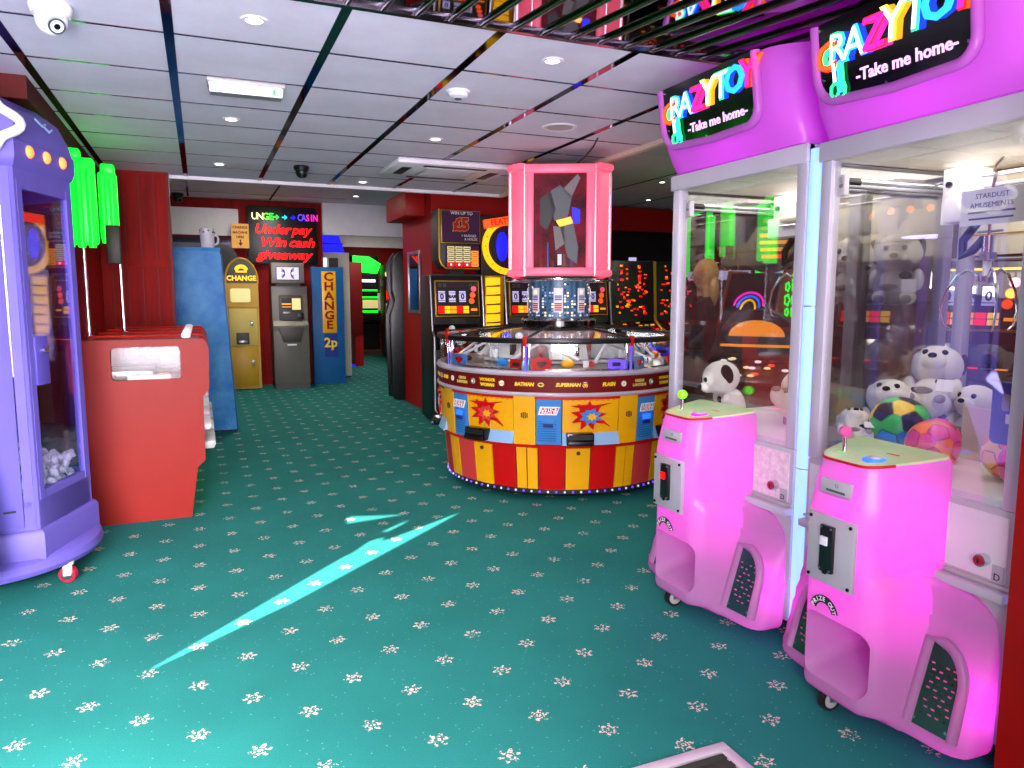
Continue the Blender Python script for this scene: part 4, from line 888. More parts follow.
o = lamp('AREA', 'kiosk_light', (0, 0, 1.95), 5, (.8, .7, 1), shape='DISK', size=.5); o.parent = ki
# ------------------------------------------------------------------ corridor
t = thing('arcade_cabinet', 'cream machine with a blue lit canopy behind the blue change machine', 'arcade machine', (2.2, 13.4, 0))
B().box(-.3, .3, 0, .6, .02, 2.24, 'cream', .01).obj('cabinet', t)
b = B(); b.prism([(-.32, 2.24), (.22, 2.24), (.12, 2.56), (-.32, 2.56)], 0, .5, 'y', 'glow_blue'); b.box(-.33, .2, -.01, .0, 2.38, 2.40, 'phone_blue'); b.obj('canopy', t, 'blue glowing canopy')
b = B(); b.box(-.29, -.1, -.012, 0, 1.75, 2.14, 'glow_white'); b.box(-.06, .1, -.012, 0, 1.75, 2.14, 'grey_dark'); b.obj('lit_window', t)
t = thing('red_cabinet', 'plain red boxed cabinet on a narrow post at the corridor mouth', 'cabinet', (2.96, 15.4, 0))
B().box(-.17, .17, 0, .4, .65, 2.17, 'dark_red', .01).obj('box', t); B().box(.0, .17, .02, .38, 0, .66, 'red_wall').obj('post', t); B().box(-.16, -.0, .1, .38, .0, .66, 'brown').obj('back_panel', t); B().box(-.16, .0, .04, .1, .0, .03, 'glow_blue').obj('floor_light', t)
t = thing('slot_machine', 'green lit slot machine at the far end of the corridor', 'slot machine', (4.05, 19.0, 0))
B().box(-.45, .25, 0, .55, .02, 2.5, 'black', .02).obj('cabinet', t)
b = B(); b.prism([(-.42, 2.1), (.2, 2.05), (.3, 2.3), (.0, 2.48), (-.42, 2.5)], -.02, 0, 'y', 'glow_green'); b.obj('topper_light', t)
b = B(); b.box(-.42, .2, -.02, 0, 1.70, 2.02, 'black'); b.box(-.35, .15, -.03, -.02, 1.83, 1.9, 'glow_white'); b.box(-.42, .2, -.03, -.01, 1.60, 1.64, 'glow_green'); b.box(-.42, .2, -.03, -.01, 1.42, 1.46, 'glow_green'); b.box(-.4, .2, -.03, -.01, 1.16, 1.38, 'glow_cream'); b.box(-.42, .2, -.03, -.01, 1.05, 1.10, 'glow_green'); b.obj('screen', t)
B().box(.2, .36, -.03, -.01, 1.1, 1.55, 'paper_grey').obj('notice', t)
b = B(); b.prism([(-.2, .9), (0, .9), (0, .75), (-.2, .82)], -.42, .22, 'x', 'darkmetal'); b.obj('button_shelf', t)
b = B(); b.box(3.7, 4.5, 18.3, 18.98, .0, .09, 'brown'); tag(b.obj('step_platform'), 'low wooden platform under the green lit slot machine', 'platform')
t = thing('arcade_cabinet', 'tall black machine standing just beyond the red column, seen from its side', 'arcade machine', (2.56, 10.06, 0))
b = B(); b.prism([(-.10, .02), (.42, .02), (.42, 2.07), (.0, 2.07), (-.05, 2.0), (-.1, 1.9), (-.1, 1.55), (-.06, 1.4), (-.13, 1.2), (-.13, .9)], 0, .06, 'y', 'black', .01); b.obj('side_panel', t)
b = B(); b.prism([(-.06, .02), (.42, .02), (.42, 2.04), (.0, 2.04), (-.05, 1.9), (-.05, 1.5), (-.0, 1.35), (-.08, 1.2)], .06, .3, 'y', 'dark'); b.obj('body', t)
b = B(); b.prism([(-.10, .02), (.42, .02), (.42, 2.07), (.0, 2.07), (-.05, 2.0), (-.1, 1.9), (-.1, 1.55), (-.06, 1.4), (-.13, 1.2), (-.13, .9)], .3, .35, 'y', 'black', .01); b.obj('side_panel', t)
B().cyl((.3, -.006, 1.0), (.3, 0, 1.0), .012, 'chrome', 10).obj('bolt', t)
t = thing('arcade_cabinet', 'dark machine with amber lamps at the right of the corridor end', 'arcade machine', (4.3, 17.2, 0))
B().box(-.25, .35, 0, .6, .02, 2.2, 'black', .02).obj('cabinet', t)
b = B(); b.sph((-.2, -.02, 1.98), .07, 'glow_warm', (1, .5, 1), 12); b.box(-.24, -.08, -.02, 0, 1.4, 1.6, 'glow_red'); b.tube([(-.25, -.05, 1.3), (-.27, -.1, 1.1), (-.24, -.1, .9)], .03, 'chrome', 8); b.obj('lamp_panel', t)
# framed picture on the column
t = thing('framed_mirror', 'narrow silver framed mirror on the left side of the red column', 'mirror', (2.598, 9.38, 0))
b = B()
for y0, y1, z0, z1 in ((-.29, .29, 1.24, 1.28), (-.29, .29, 2.0, 2.04), (-.29, -.25, 1.28, 2.0), (.25, .29, 1.28, 2.0)): b.box(-.025, 0, y0, y1, z0, z1, 'steel', .003)
b.obj('frame', t); B().box(-.012, -.004, -.25, .25, 1.28, 2.0, 'mirror').obj('mirror_pane', t)

# ------------------------------------------------------------------ fruit machines (front is -y)
def fruit_machine(label, loc, rz=0, group='fruit machines against the red wall', style=0):
    t = thing('fruit_machine', label, 'fruit machine', loc, rz, group)
    b = B(); b.prism([(0, .03), (-.02, 1.0), (.06, 1.02), (.14, 1.7), (.55, 1.7), (.55, .03)], -.31, .31, 'x', 'black', .008); b.obj('cabinet', t)
    for s in (-1, 1): b = B(); b.tube([(s * .315, -.03, .05), (s * .315, -.032, 1.0), (s * .315, .04, 1.06), (s * .315, .125, 1.7)], .012, 'steel', 8); b.obj('edge_trim', t)
    b = B(); b.tube([(-.315, .125, 1.7), (.315, .125, 1.7)], .012, 'steel', 8); b.obj('edge_trim', t)
    X = Matrix.Translation((0, .088, 1.24)) @ Matrix.Rotation(R(-6.7), 4, 'X')
    b = B(); b.T = X; b.box(-.27, .27, -.03, .02, -.02, .40, 'gold', .004); b.box(-.255, .255, -.034, -.028, -.005, .385, 'dark'); sc_ = b.obj('screen_panel', t)
    b = B(); b.T = X; b.box(-.12, .1, -.037, -.033, .325, .36, 'glow_dim_purple')
    for x in (-.225, -.17, .15, .205): b.box(x, x + .04, -.037, -.033, .32, .365, 'grey_dark')
    b.obj('top_display', sc_)
    for i in range(3):
        x = -.16 + i * .125 - .03
        b = B(); b.T = X; b.box(x - .05, x + .05, -.037, -.03, .13, .29, 'dark', .002); b.box(x - .04, x + .04, -.039, -.036, .15, .275, 'glow_screen'); b.text('BAR' if i % 2 else '0', .05 if i % 2 else .09, 'black', (x, -.0405, .21), depth=.002, bold=.003); b.box(x - .04, x + .04, -.0405, -.038, .25, .256, 'black'); b.box(x - .04, x + .04, -.0405, -.038, .165, .171, 'black'); b.obj('reel_window', sc_)
    b = B(); b.T = X
    cs = ['glow_red', 'glow_amber', 'glow_yellow']
    for i in range(5):
        for j in range(2): b.box(-.235 + i * .075, -.168 + i * .075, -.038, -.033, .02 + j * .045, .058 + j * .045, cs[(i * 2 + j * 3) % 3])
    for j in range(3): b.box(.16, .235, -.038, -.033, .02 + j * .03, .042 + j * .03, 'glow_amber' if j % 2 else 'brown')
    b.obj('lit_button_row', sc_, 'red and amber lit feature squares')
    b = B(); b.T = X
    for j, m in enumerate(['glow_pink', 'neon_orange', 'neon_orange']): b.cyl((.2 - .015 * j, -.04, .30 - j * .07), (.2 - .015 * j, -.033, .30 - j * .07), .032, m, 16)
    b.obj('bonus_lamp', sc_)
    b = B(); b.prism([(-.14, .93), (-.02, 1.0), (.06, 1.14), (.07, .9), (-.02, .85)], -.30, .30, 'x', 'black_gloss', .004)
    for i in range(6): b.box(-.24 + i * .085, -.18 + i * .085, -.10, -.06, .985, .992, ['glow_red', 'silver_paint', 'glow_amber'][(i + style) % 3])
    b.obj('button_shelf', t)
    b = B(); b.box(-.24, .24, -.03, -.01, .12, .82, 'dark', .006); b.cyl((.2, -.034, .6), (.2, -.028, .6), .015, 'chrome', 12); b.obj('lower_door', t)
    b = B(); b.box(.1, .2, -.05, .0, 1.02, 1.1, 'darkmetal', .004); b.cyl((.15, -.055, 1.08), (.15, -.045, 1.08), .02, 'chrome', 12); b.obj('coin_slot', t)
    return t
fa = fruit_machine('black fruit machine at the left, under the prize board by the red column', (2.74, 8.0, 0))
copy_tree(fa, (3.66, 8.0, 0), label='black fruit machine half hidden left of the city print collar')
copy_tree(fa, (4.46, 8.0, 0), label='black fruit machine half hidden right of the city print collar')
# prize board above the left one
t = thing('prize_board', 'dark prize board with red winning figure over a lit pay table', 'sign board', (2.76, 8.05, .25)); t.scale = (.84, 1, .86)
b = B(); b.prism([(-.29, 1.88), (-.22, 1.77), (.29, 1.77), (.29, 2.54), (-.29, 2.54)], 0, .3, 'y', 'dark', .01); b.tube([(-.29, -.005, 2.54), (-.29, -.005, 1.9), (-.26, -.005, 1.82), (-.2, -.005, 1.775), (.29, -.005, 1.775)], .012, 'gold', 8); b.box(-.1, .1, .1, .25, 1.702, 1.78, 'dark'); b.obj('case', t)
p_ = B().box(-.27, .29, -.03, .0, 2.1, 2.53, 'gold', .003).box(-.26, .28, -.034, -.028, 2.11, 2.52, 'glow_dim_purple').obj('upper_panel', t)
b = B(); b.text('WIN UP TO', .06, 'text_white', (.02, -.036, 2.49), depth=.002); b.text('£5', .22, 'gold', (.01, -.036, 2.34), depth=.002, bold=.018); b.text('£5', .22, 'dim_red', (.01, -.038, 2.34), depth=.003, bold=.010); b.text('+ NUDGES', .045, 'text_white', (.12, -.036, 2.2), depth=.002); b.text('& HOLDS', .045, 'text_white', (.15, -.036, 2.155), depth=.002); b.obj('lettering', p_)
q_ = B().box(-.2, .27, -.025, .0, 1.79, 2.07, 'glow_dim_purple').obj('pay_table', t)
for j in range(5):
    b = B()
    for i in range(4):
        if j == 4 and i == 3: continue
        m = 'glow_red' if j == 0 and i < 3 else ('glow_amber' if i == 3 else 'glow_cream')
        b.box(-.185 + i * .115, -.085 + i * .115, -.03, -.024, 1.80 + j * .054, 1.845 + j * .054, m)
        if j == 0 and i < 3:
            c = (-.135 + i * .115, 1.8225); b.prism([(c[0] + (.02 if k % 2 == 0 else .009) * math.sin(k * PI / 5), c[1] + (.02 if k % 2 == 0 else .009) * math.cos(k * PI / 5)) for k in range(10)], -.033, -.03, 'y', 'glow_white')
        else: b.box(-.175 + i * .115, -.095 + i * .115, -.0315, -.03, 1.816 + j * .054, 1.828 + j * .054, 'brown')
    b.obj('pay_row', q_)
# yellow step column
t = thing('ladder_display', 'lit yellow column of stepped arrows between the fruit machines', 'light display', (3.14, 8.08, 0))
B().box(-.055, .18, 0, .3, .02, 1.70, 'gold', .006).obj('column', t)
for i in range(9):
    z = .72 + i * .107; b = B(); b.prism([(-.055 + .01 * (i % 2), z), (.12, z + .02), (.12, z + .1), (-.055 + .01 * (i % 2), z + .095)], -.03, 0, 'y', 'glow_yellow'); b.box(-.05, .11, -.034, -.03, z - .004, z + .008, 'brown'); b.obj('step_arrow', t)
# roulette toppers
def roulette(label, loc):
    t = thing('roulette_topper', label, 'light display', loc, 0, 'round lit toppers over the fruit machines')
    b = B(); b.box(-.40, .42, .0, .2, -.395, .42, 'dark', .01)
    for i in range(12): b.box(-.38 + i * .066, -.375 + i * .066, -.004, 0, -.34, .4, 'brown')
    b.obj('back_board', t)
    n = 40; r0, r1 = .30, .385; ps = [(r1 * math.cos(2 * PI * i / n), -.03, r1 * math.sin(2 * PI * i / n)) for i in range(n)]
    b = B(); b.loft([[(r * math.cos(2 * PI * i / n), y, r * math.sin(2 * PI * i / n)) for i in range(n)] for r, y in ((r0, 0), (r0, -.03), (r1, -.03), (r1, 0))], 'glow_yellow', False, False); rg = b.obj('light_ring', t, 'yellow glowing ring')
    for i in range(16): q = 2 * PI * i / 16; b = B(); b.sph((.343 * math.cos(q), -.032, .343 * math.sin(q)), .016, 'glow_amber', n=10); b.obj('bulb', rg)
    b = B(); b.loft([[(-.09 + s * .085 * math.cos(2 * PI * i / 24), y, s * .2 * math.sin(2 * PI * i / 24)) for i in range(24)] for y, s in ((0, 1), (-.02, 1), (-.035, .6))], 'glow_blue'); b.obj('oval_lamp', t, 'blue glowing oval')
    b = B(); b.T = Matrix.Rotation(R(-10), 4, 'Y'); b.box(-.31, .33, -.06, .0, .29, .41, 'neon_orange', .01); b.text('FEATURE', .11, 'glow_red', (.0, -.063, .35), depth=.004, bold=.003); b.obj('banner', t, 'orange banner')
    return t
rl = roulette('yellow ringed roulette topper with blue oval left of the pink sign tower', (3.42, 8.2, 2.045)); rl.scale = (.86, 1, .86)
copy_tree(rl, (4.42, 8.2, 2.045), label='yellow ringed roulette topper whose edge shows right of the pink sign tower')
for x in (3.42, 4.39): B().box(x - .2, x + .2, 8.25, 8.4, 1.7, 1.75, 'dark').obj('topper_foot', rl if x < 4 else None) if False else None

# dark row with red lamps at the right
def dark_slot(label, loc, rz=0, sd=1):
    t = thing('slot_machine', label, 'slot machine', loc, rz, 'dark slot machines with red lamps'); r3 = random.Random(sd)
    b = B(); b.prism([(0, .03), (0, .78), (-.32, .84), (-.32, .92), (.05, 1.08), (.12, 2.0), (.6, 2.0), (.6, .03)], -.36, .36, 'x', 'black', .008); b.obj('cabinet', t)
    for s in (-1, 1): b = B(); b.tube([(s * .365, -.3, .92), (s * .365, .05, 1.09), (s * .365, .12, 2.0)], .012, 'gold', 8); b.obj('edge_trim', t)
    X = Matrix.Translation((0, .05, 1.1)) @ Matrix.Rotation(R(-4.3), 4, 'X')
    for g in range(3):
        b = B(); b.T = X
        for i in range(22):
            x, z = r3.uniform(-.29, .25), .06 + .26 * g + r3.uniform(0, .24) ; m = r3.choice(['glow_red', 'glow_red', 'glow_red', 'glow_amber', 'neon_orange'])
            if g == 2: x = r3.choice([-.2, -.1, .1, .2]) + r3.uniform(-.01, .01)
            b.box(x, x + r3.uniform(.015, .05), -.012, -.004, z, z + r3.uniform(.012, .03), m)
        b.obj('lamp_panel', t, 'clusters of red and amber lamps')
    b = B()
    for i in range(14): x, y = r3.uniform(-.3, .27), r3.uniform(-.28, .0); z = .925 + (y + .32) * .43; b.box(x, x + .05, y - .015, y + .015, z, z + .012, r3.choice(['glow_red', 'glow_amber', 'glow_cream', 'darkmetal']))
    b.obj('button', t, 'lit buttons on the sloping shelf')
    b = B(); b.box(-.06, .06, .1, .12, 2.0, 2.05, 'glow_screen'); b.obj('number_plate', t)
    return t
ds = dark_slot('dark slot machine with red lamps nearest the pink sign tower', (6.1, 9.6, 0), R(-8))
ds2 = dark_slot('dark slot machine with dense red lamps in the middle of the dark row', (6.95, 9.65, 0), R(-8), 5)
ds3 = dark_slot('dark slot machine with red lamps next to the claw machine edge', (7.8, 9.7, 0), R(-8), 9)
t = thing('stool', 'dark red padded stool in front of the dark slot machines', 'stool', (5.75, 8.6, 0))
b = B(); b.lathe([(0, .0), (.2, .0), (.2, .02), (.04, .04), (.03, .62)], 'darkmetal', 24); b.obj('pedestal', t)
b = B(); b.lathe([(0, .62), (.19, .62), (.2, .66), (.18, .71), (0, .72)], 'dark_red', 28); b.obj('seat', t)
b = B(); b.box(-.2, .2, -.21, -.17, .72, .98, 'dark_red', .02); b.obj('backrest', t)
# ------------------------------------------------------------------ round eight player coin pusher with the pink sign tower
CX, CY = 2.68, 5.35; CD = math.atan2(-CY, -CX)        # direction from the carousel towards the camera
def carousel():
    t = thing('coin_pusher_carousel', 'round red and yellow coin pusher with glass roof and pink lit sign tower', 'coin pusher', (CX, CY, 0), CD + PI / 2)
    off = R(-13.6)                                     # local -y looks at the camera; station borders at off + k*45
    def ang(d): return R(-90) + d                      # local angle of a bearing d (to the right seen from the camera = +)
    def arc(r, d0, d1, z, n=6): return [(r * math.cos(ang(d0 + (d1 - d0) * i / n)), r * math.sin(ang(d0 + (d1 - d0) * i / n)), z) for i in range(n + 1)]
    def sector(b, r0, z0, r1, z1, d0, d1, m, th=.012, n=6):
        A = arc(r0, d0, d1, z0, n); Bq = arc(r1, d0, d1, z1, n); A2 = arc(r0 - th, d0, d1, z0, n); B2 = arc(r1 - th, d0, d1, z1, n)
        b.loft([A, Bq, B2, A2, A], m, False, False, closed=False)
        for e in (0, -1): b.raw([A[e], Bq[e], B2[e], A2[e]], [(0, 1, 2, 3)], m)
        return b
    S = R(45)
    b = B(); b.lathe([(0, .04), (.88, .04), (.905, .06), (.905, .09), (0, .09)], 'dark', 64); b.obj('kick_ring', t)
    for i in range(96):
        d = off + (i + .5) * R(3.75)
        b = B(); b.sph((.907 * math.cos(ang(d)), .907 * math.sin(ang(d)), .072), .009, 'glow_violet' if i % 2 else 'glow_screen', n=6); b.obj('kick_light', t)
    B().lathe([(0, .09), (.88, .09), (.90, .40), (.93, .42), (.93, .78), (0, .78)], 'dark', 64).obj('core', t)
    for k in range(8):
        d0 = off + k * S
        for a, e, m, nm in ((-5, 0, 'yellow', 'kick_panel'), (0, 5, 'yellow', 'kick_panel'), (5, 17, 'carnival_pink' if k % 2 else 'carnival_red', 'kick_panel'), (17, 28, 'yellow', 'kick_panel'), (28, 40, 'carnival_red', 'kick_panel')):
            b = B(); sector(b, .905, .09, .935, .395, d0 + R(a + .25), d0 + R(e - .25), m)
            if a == 17: d = d0 + R(22.5); b.cyl((.93 * math.cos(ang(d)), .93 * math.sin(ang(d)), .36), (.945 * math.cos(ang(d)), .945 * math.sin(ang(d)), .36), .014, 'brown', 12)
            b.obj(nm, t)
        b = B(); sector(b, .95, .397, .955, .42, d0 - R(5), d0 + R(40), 'carnival_red', .03); b.obj('ledge', t)
        # yellow post with vent
        b = B(); sector(b, .955, .42, .975, .765, d0 - R(5.2), d0 + R(4.2), 'yellow', .03)
        for s in (-1.2, -.4, .4, 1.2):
            d = d0 + R(s - .4); h = .022 - .008 * abs(abs(s) - .4); b.cyl((.972 * math.cos(ang(d)), .972 * math.sin(ang(d)), .63 - h), (.973 * math.cos(ang(d)), .973 * math.sin(ang(d)), .63 + h), .004, 'brown', 6)
        b.obj('station_post', t, 'yellow station post')
        # blue cash panel
        b = B(); sector(b, .955, .425, .97, .76, d0 + R(4.6), d0 + R(15), 'sky_blue', .02)
        for j in range(14): sector(b, .9625, .45 + j * .017, .9632, .455 + j * .017, d0 + R(5.2), d0 + R(13), 'blue_panel', .004, 3)
        pb = b.obj('cash_panel', t, 'blue coin panel with a slot')
        def face(d, r, z): return Matrix.Rotation(d, 4, 'Z') @ Matrix.Translation((0, -r, z))
        b = B(); b.T = face(d0 + R(9.8), .972, .665)
        b.prism([(-.075, -.028), (.055, -.028), (.08, .03), (-.06, .03)], -.006, .004, 'y', 'text_white'); b.prism([(-.068, -.022), (.05, -.022), (.07, .024), (-.056, .024)], -.008, -.005, 'y', 'carnival_red')
        b.text('JUSTICE', .034, 'text_white', (0, -.0095, .012), depth=.002, bold=.001); b.text('LEAGUE', .034, 'text_white', (-.005, -.0095, -.012), depth=.002, bold=.001)
        b.obj('badge', pb)
        b = B(); b.T = face(d0 + R(9.6), .972, .56); b.box(-.035, .035, -.004, .004, -.012, .012, 'phone_blue'); b.box(-.03, .03, -.007, -.003, -.003, .003, 'black'); b.box(-.04, .04, -.004, .004, .02, .055, 'glow_sky' if k % 2 else 'sky_blue'); b.obj('coin_slot', pb)
        # picture panel: yellow burst with a plain red ribbon, tray beneath
        b = B(); sector(b, .955, .50, .972, .745, d0 + R(15.5), d0 + R(39.5), 'yellow', .02)
        for j in range(9):
            e0 = 16.5 + j * 2.5; sector(b, .9725, .735, .9735, .742, d0 + R(e0), d0 + R(e0 + 1.4), 'neon_yellow' if False else 'mustard', .004, 2)
        pp = b.obj('picture_panel', t, 'yellow burst picture panel')
        b = B(); c = d0 + R(27)
        b.T = face(c, .975, .62)
        for j in range(14):
            q = 2 * PI * j / 14; b.prism([(.04 * math.cos(q - .08), .03 * math.sin(q - .08)), (.15 * math.cos(q), .105 * math.sin(q)), (.04 * math.cos(q + .08), .03 * math.sin(q + .08))], .004, .006 + .006, 'y', 'mustard_light')
        def burst(cx_, cz_, ro, ri, n_, y0, m, sx_=1.25, q0=0):
            b.prism([(cx_ + sx_ * (ro if j % 2 == 0 else ri) * math.cos(q0 + PI * j / n_), cz_ + (ro if j % 2 == 0 else ri) * math.sin(q0 + PI * j / n_)) for j in range(2 * n_)], y0, y0 + .012, 'y', m)
        burst(-.015, .012, .105, .06, 9, -.004, 'carnival_red', 1.25, .1 + k); burst(.0, .008, .066, .04, 8, -.008, 'sky_blue' if k % 2 == 0 else 'carnival_pink', 1.3, .4); burst(.008, .004, .03, .018, 7, -.011, 'yellow', 1.3, .2)
        b.prism([(-.15, .085), (-.02, .05), (.15, .1), (.03, .085), (-.02, .09)], -.010, .002, 'y', 'carnival_red'); b.prism([(.05, -.02), (.15, -.075), (.09, -.02)], -.010, .002, 'y', 'carnival_red')
        b.obj('burst_print', pp, 'red and blue comic burst print')
        b = B(); sector(b, .985, .425, .955, .51, d0 + R(15.5), d0 + R(39.8), 'pale_blue', .03); b.obj('tray_surround', t)
        b = B(); b.T = face(d0 + R(22.5), .97, .43); b.box(-.095, .095, -.05, .02, .0, .085, 'black_gloss', .006); b.box(-.085, .085, -.052, -.045, .04, .076, 'dark'); b.box(-.088, .088, -.07, -.05, .0, .03, 'black', .004); b.obj('win_tray', t, 'black payout tray')
        B().lathe([(.96, .745), (.978, .745), (.978, .766), (.96, .766)], 'carnival_red', 8, (0, 0), ang(d0 + R(4)), ang(d0 + R(40))).obj('trim_strip', t)
    B().lathe([(.93, .765), (.985, .765), (.992, .778), (.985, .792), (.93, .792)], 'plate_metal', 96).obj('chrome_rail', t)
    B().lathe([(.93, .905), (.985, .905), (.995, .92), (.985, .94), (.93, .94)], 'plate_metal', 96).obj('chrome_rail', t)
    bl = B().lathe([(.93, .79), (.976, .79), (.976, .907), (.93, .907)], 'dark_red', 96).obj('name_belt', t, 'dark red belt with names and round emblems')
    names = [('BATMAN', 'text_yellow'), ('SUPERMAN', 'text_yellow'), ('FLASH', 'text_yellow'), ('GREEN LANTERN', 'paper'), ('WONDER WOMAN', 'text_yellow'), ('AQUAMAN', 'text_yellow')]
    seq = [-75, -61, -46, -31, -14, 4, 21, 36, 52, 68]; wd = ['BATMAN', 'FLASH', 'GREEN', 'WONDER', 'BATMAN', 'SUPERMAN', 'FLASH', 'GREEN', 'WONDER', 'BATMAN']
    wd = ['SUPERMAN', 'FLASH', 'GREEN', 'WONDER', 'BATMAN', 'SUPERMAN', 'FLASH', 'GREEN', 'WONDER', 'BATMAN']
    for d, s in zip(seq, wd):
        b = B(); X = Matrix.Rotation(R(d), 4, 'Z') @ Matrix.Translation((0, -.979, .848))
        b.T = X
        if s == 'WONDER': b.text('WONDER', .03, 'text_yellow', (0, 0, .018), depth=.003, bold=.001); b.text('WOMAN', .03, 'text_yellow', (0, 0, -.018), depth=.003, bold=.002)
        elif s == 'GREEN': b.text('GREEN', .028, 'mustard_light', (0, 0, .015), depth=.003, bold=.001); b.text('LANTERN', .028, 'mustard_light', (0, 0, -.015), depth=.003, bold=.001)
        else: b.text(s, .034, 'text_yellow', (0, 0, 0), depth=.003, bold=.002, shear=.2)
        b.obj('name_lettering', bl)
        b = B(); b.T = Matrix.Rotation(R(d + 7), 4, 'Z') @ Matrix.Translation((0, -.979, .848)) @ Matrix.Diagonal((.76, 1, .76, 1))
        m = {'GREEN': 'green_card', 'BATMAN': 'text_yellow', 'SUPERMAN': 'carnival_red', 'FLASH': 'text_white', 'WONDER': 'text_yellow'}[s]
        b.cyl((0, -.001, 0), (0, .004, 0), .026, 'text_black' if s == 'BATMAN' else 'text_white', 24)
        if s == 'BATMAN': b.loft([[(.03 * math.cos(q), -.003, .02 * math.sin(q)) for q in [2 * PI * i / 20 for i in range(20)]], [(.03 * math.cos(q), 0, .02 * math.sin(q)) for q in [2 * PI * i / 20 for i in range(20)]]], m); b.prism([(-.026, .003), (-.01, .006), (-.006, .012), (0, .007), (.006, .012), (.01, .006), (.026, .003), (.016, -.004), (.006, -.005), (0, -.012), (-.006, -.005), (-.016, -.004)], -.005, -.003, 'y', 'text_black')
        elif s == 'SUPERMAN': b.prism([(-.026, .018), (.026, .018), (.032, .006), (0, -.03), (-.032, .006)], -.003, 0, 'y', 'carnival_red'); b.prism([(-.016, .01), (.016, .01), (.02, .004), (0, -.018), (-.02, .004)], -.005, -.003, 'y', 'text_yellow')
        elif s == 'FLASH': b.prism([(.012, .024), (-.012, -.002), (.0, -.002), (-.01, -.024), (.014, .004), (.002, .004)], -.003, 0, 'y', 'text_yellow')
        elif s == 'GREEN': b.cyl((0, -.003, 0), (0, -.001, 0), .024, m, 20); b.cyl((0, -.005, 0), (0, -.003, 0), .014, 'text_white', 16)
        else: b.prism([(-.03, .014), (0, .002), (.03, .014), (.02, -.012), (0, -.004), (-.02, -.012)], -.004, 0, 'y', m)
        b.obj('round_emblem', bl)
    # playfield
    B().lathe([(0, .93), (.96, .93), (.96, .942), (0, .942)], 'steel', 64).obj('playfield', t)
    o = B().lathe([(.5, .943), (.93, .943), (.93, .952), (.5, .956)], 'coins', 64).obj('coin_bed', t); o['kind'] = 'stuff'
    B().lathe([(0, .942), (.40, .942), (.40, 1.19), (0, 1.195)], 'drum_print', 48).obj('centre_drum', t, 'red and white printed centre drum')
    for k in range(8):
        c = off + (k + .5) * S
        X = Matrix.Rotation(c, 4, 'Z')
        b = B(); b.T = X; b.box(-.2, .2, -.62, -.45, .96, .985, 'grey_light', .006); b.prism([(-.66, .995), (-.43, .985), (-.43, 1.11), (-.56, 1.10)], -.17, .12, 'x', 'grey_light', .006); b.box(.03, .05, -.66, -.6, 1.02, 1.1, 'black', .004); b.box(-.15, -.08, -.68, -.66, 1.0, 1.06, 'paper', .004); b.obj('pusher_unit', t, 'pale grey coin pushing unit')
        b = B(); b.T = X; b.tube([(-.25, -.6, 1.12), (-.1, -.7, 1.06), (.02, -.8, 1.0)], .012, 'grey_light', 6); b.tube([(.26, -.6, 1.11), (.2, -.7, 1.05), (.14, -.8, .99)], .01, 'white_paint', 6); b.obj('coin_chute', t)
        # prize badges standing behind the glass
        b = B(); b.T = X; b.prism([(-.33, .945), (-.19, .945), (-.185, 1.01), (-.21, 1.03), (-.31, 1.03), (-.335, 1.01)], -.90, -.888, 'y', 'sky_blue' if k % 2 else 'carnival_red'); b.prism([(-.29, 1.005), (-.23, 1.005), (-.222, .99), (-.26, .955), (-.298, .99)], -.904, -.899, 'y', 'carnival_red' if k % 2 else 'text_black'); b.obj('prize_card', t)
        b = B(); b.T = X; b.prism([(.22, .945), (.33, .945), (.335, 1.0), (.3, 1.015), (.22, 1.015)], -.88, -.868, 'y', 'carnival_red' if k % 2 else 'glow_violet'); b.box(.245, .305, -.884, -.879, .965, .995, 'text_black'); b.obj('prize_card', t)
        b = B(); b.T = X; b.sph((-.06 + .02 * k, -.8, .98), .035, ['yellow', 'white_paint', 'ball_orange', 'ball_blue'][k % 4], (1.4, 1, .9), 14); b.box(.05, .09, -.82, -.8, .952, 1.0, 'paper', .003); b.sph((.12, -.74, .97), .028, ['carnival_red', 'phone_blue', 'brown', 'yellow'][k % 4], (1.2, 1, .8), 12); b.obj('prize_token', t)
        # glass, posts
        d0 = off + k * S
        n = 8; A = arc(.965, d0, d0 + S, .94, n); Bq = arc(.965, d0, d0 + S, 1.135, n)
        A2 = arc(.960, d0, d0 + S, .94, n); B2 = arc(.960, d0, d0 + S, 1.135, n)
        b = B(); b.loft([A, Bq, B2, A2, A], 'glass', False, False, closed=False); b.obj('glass_screen', t)
        b = B(); b.T = Matrix.Rotation(d0, 4, 'Z')
        b.box(-.03, -.008, -.975, -.945, .94, 1.14, 'chrome', .003); b.box(.008, .03, -.975, -.945, .94, 1.14, 'chrome', .003); b.box(-.008, .008, -.97, -.95, .94, 1.14, 'glow_violet'); b.box(-.014, .014, -.99, -.96, 1.11, 1.18, 'red_paint', .003); b.obj('glass_post', t, 'chrome post with a violet light strip')
        n = 8; b = B(); b.loft([arc(.955, d0, d0 + S, 1.165, n), arc(.29, d0, d0 + S, 1.226, n), arc(.29, d0, d0 + S, 1.22, n), arc(.955, d0, d0 + S, 1.159, n), arc(.955, d0, d0 + S, 1.165, n)], 'glass', False, False, closed=False); b.obj('roof_glass', t)
        q = ang(d0); b = B(); b.tube([(.96 * math.cos(q), .96 * math.sin(q), 1.166), (.29 * math.cos(q), .29 * math.sin(q), 1.23)], .009, 'black', 6); b.obj('roof_rib', t)
        b = B(); b.sph((.955 * math.cos(ang(d0 - R(3))), .955 * math.sin(ang(d0 - R(3))), 1.18), .028, 'white_paint', n=12); b.obj('lamp_cap', t) if k % 2 == 0 else None
    B().lathe([(.945, 1.13), (.985, 1.13), (.99, 1.145), (.985, 1.165), (.945, 1.168)], 'black', 96).obj('rim', t, 'black roof rim')
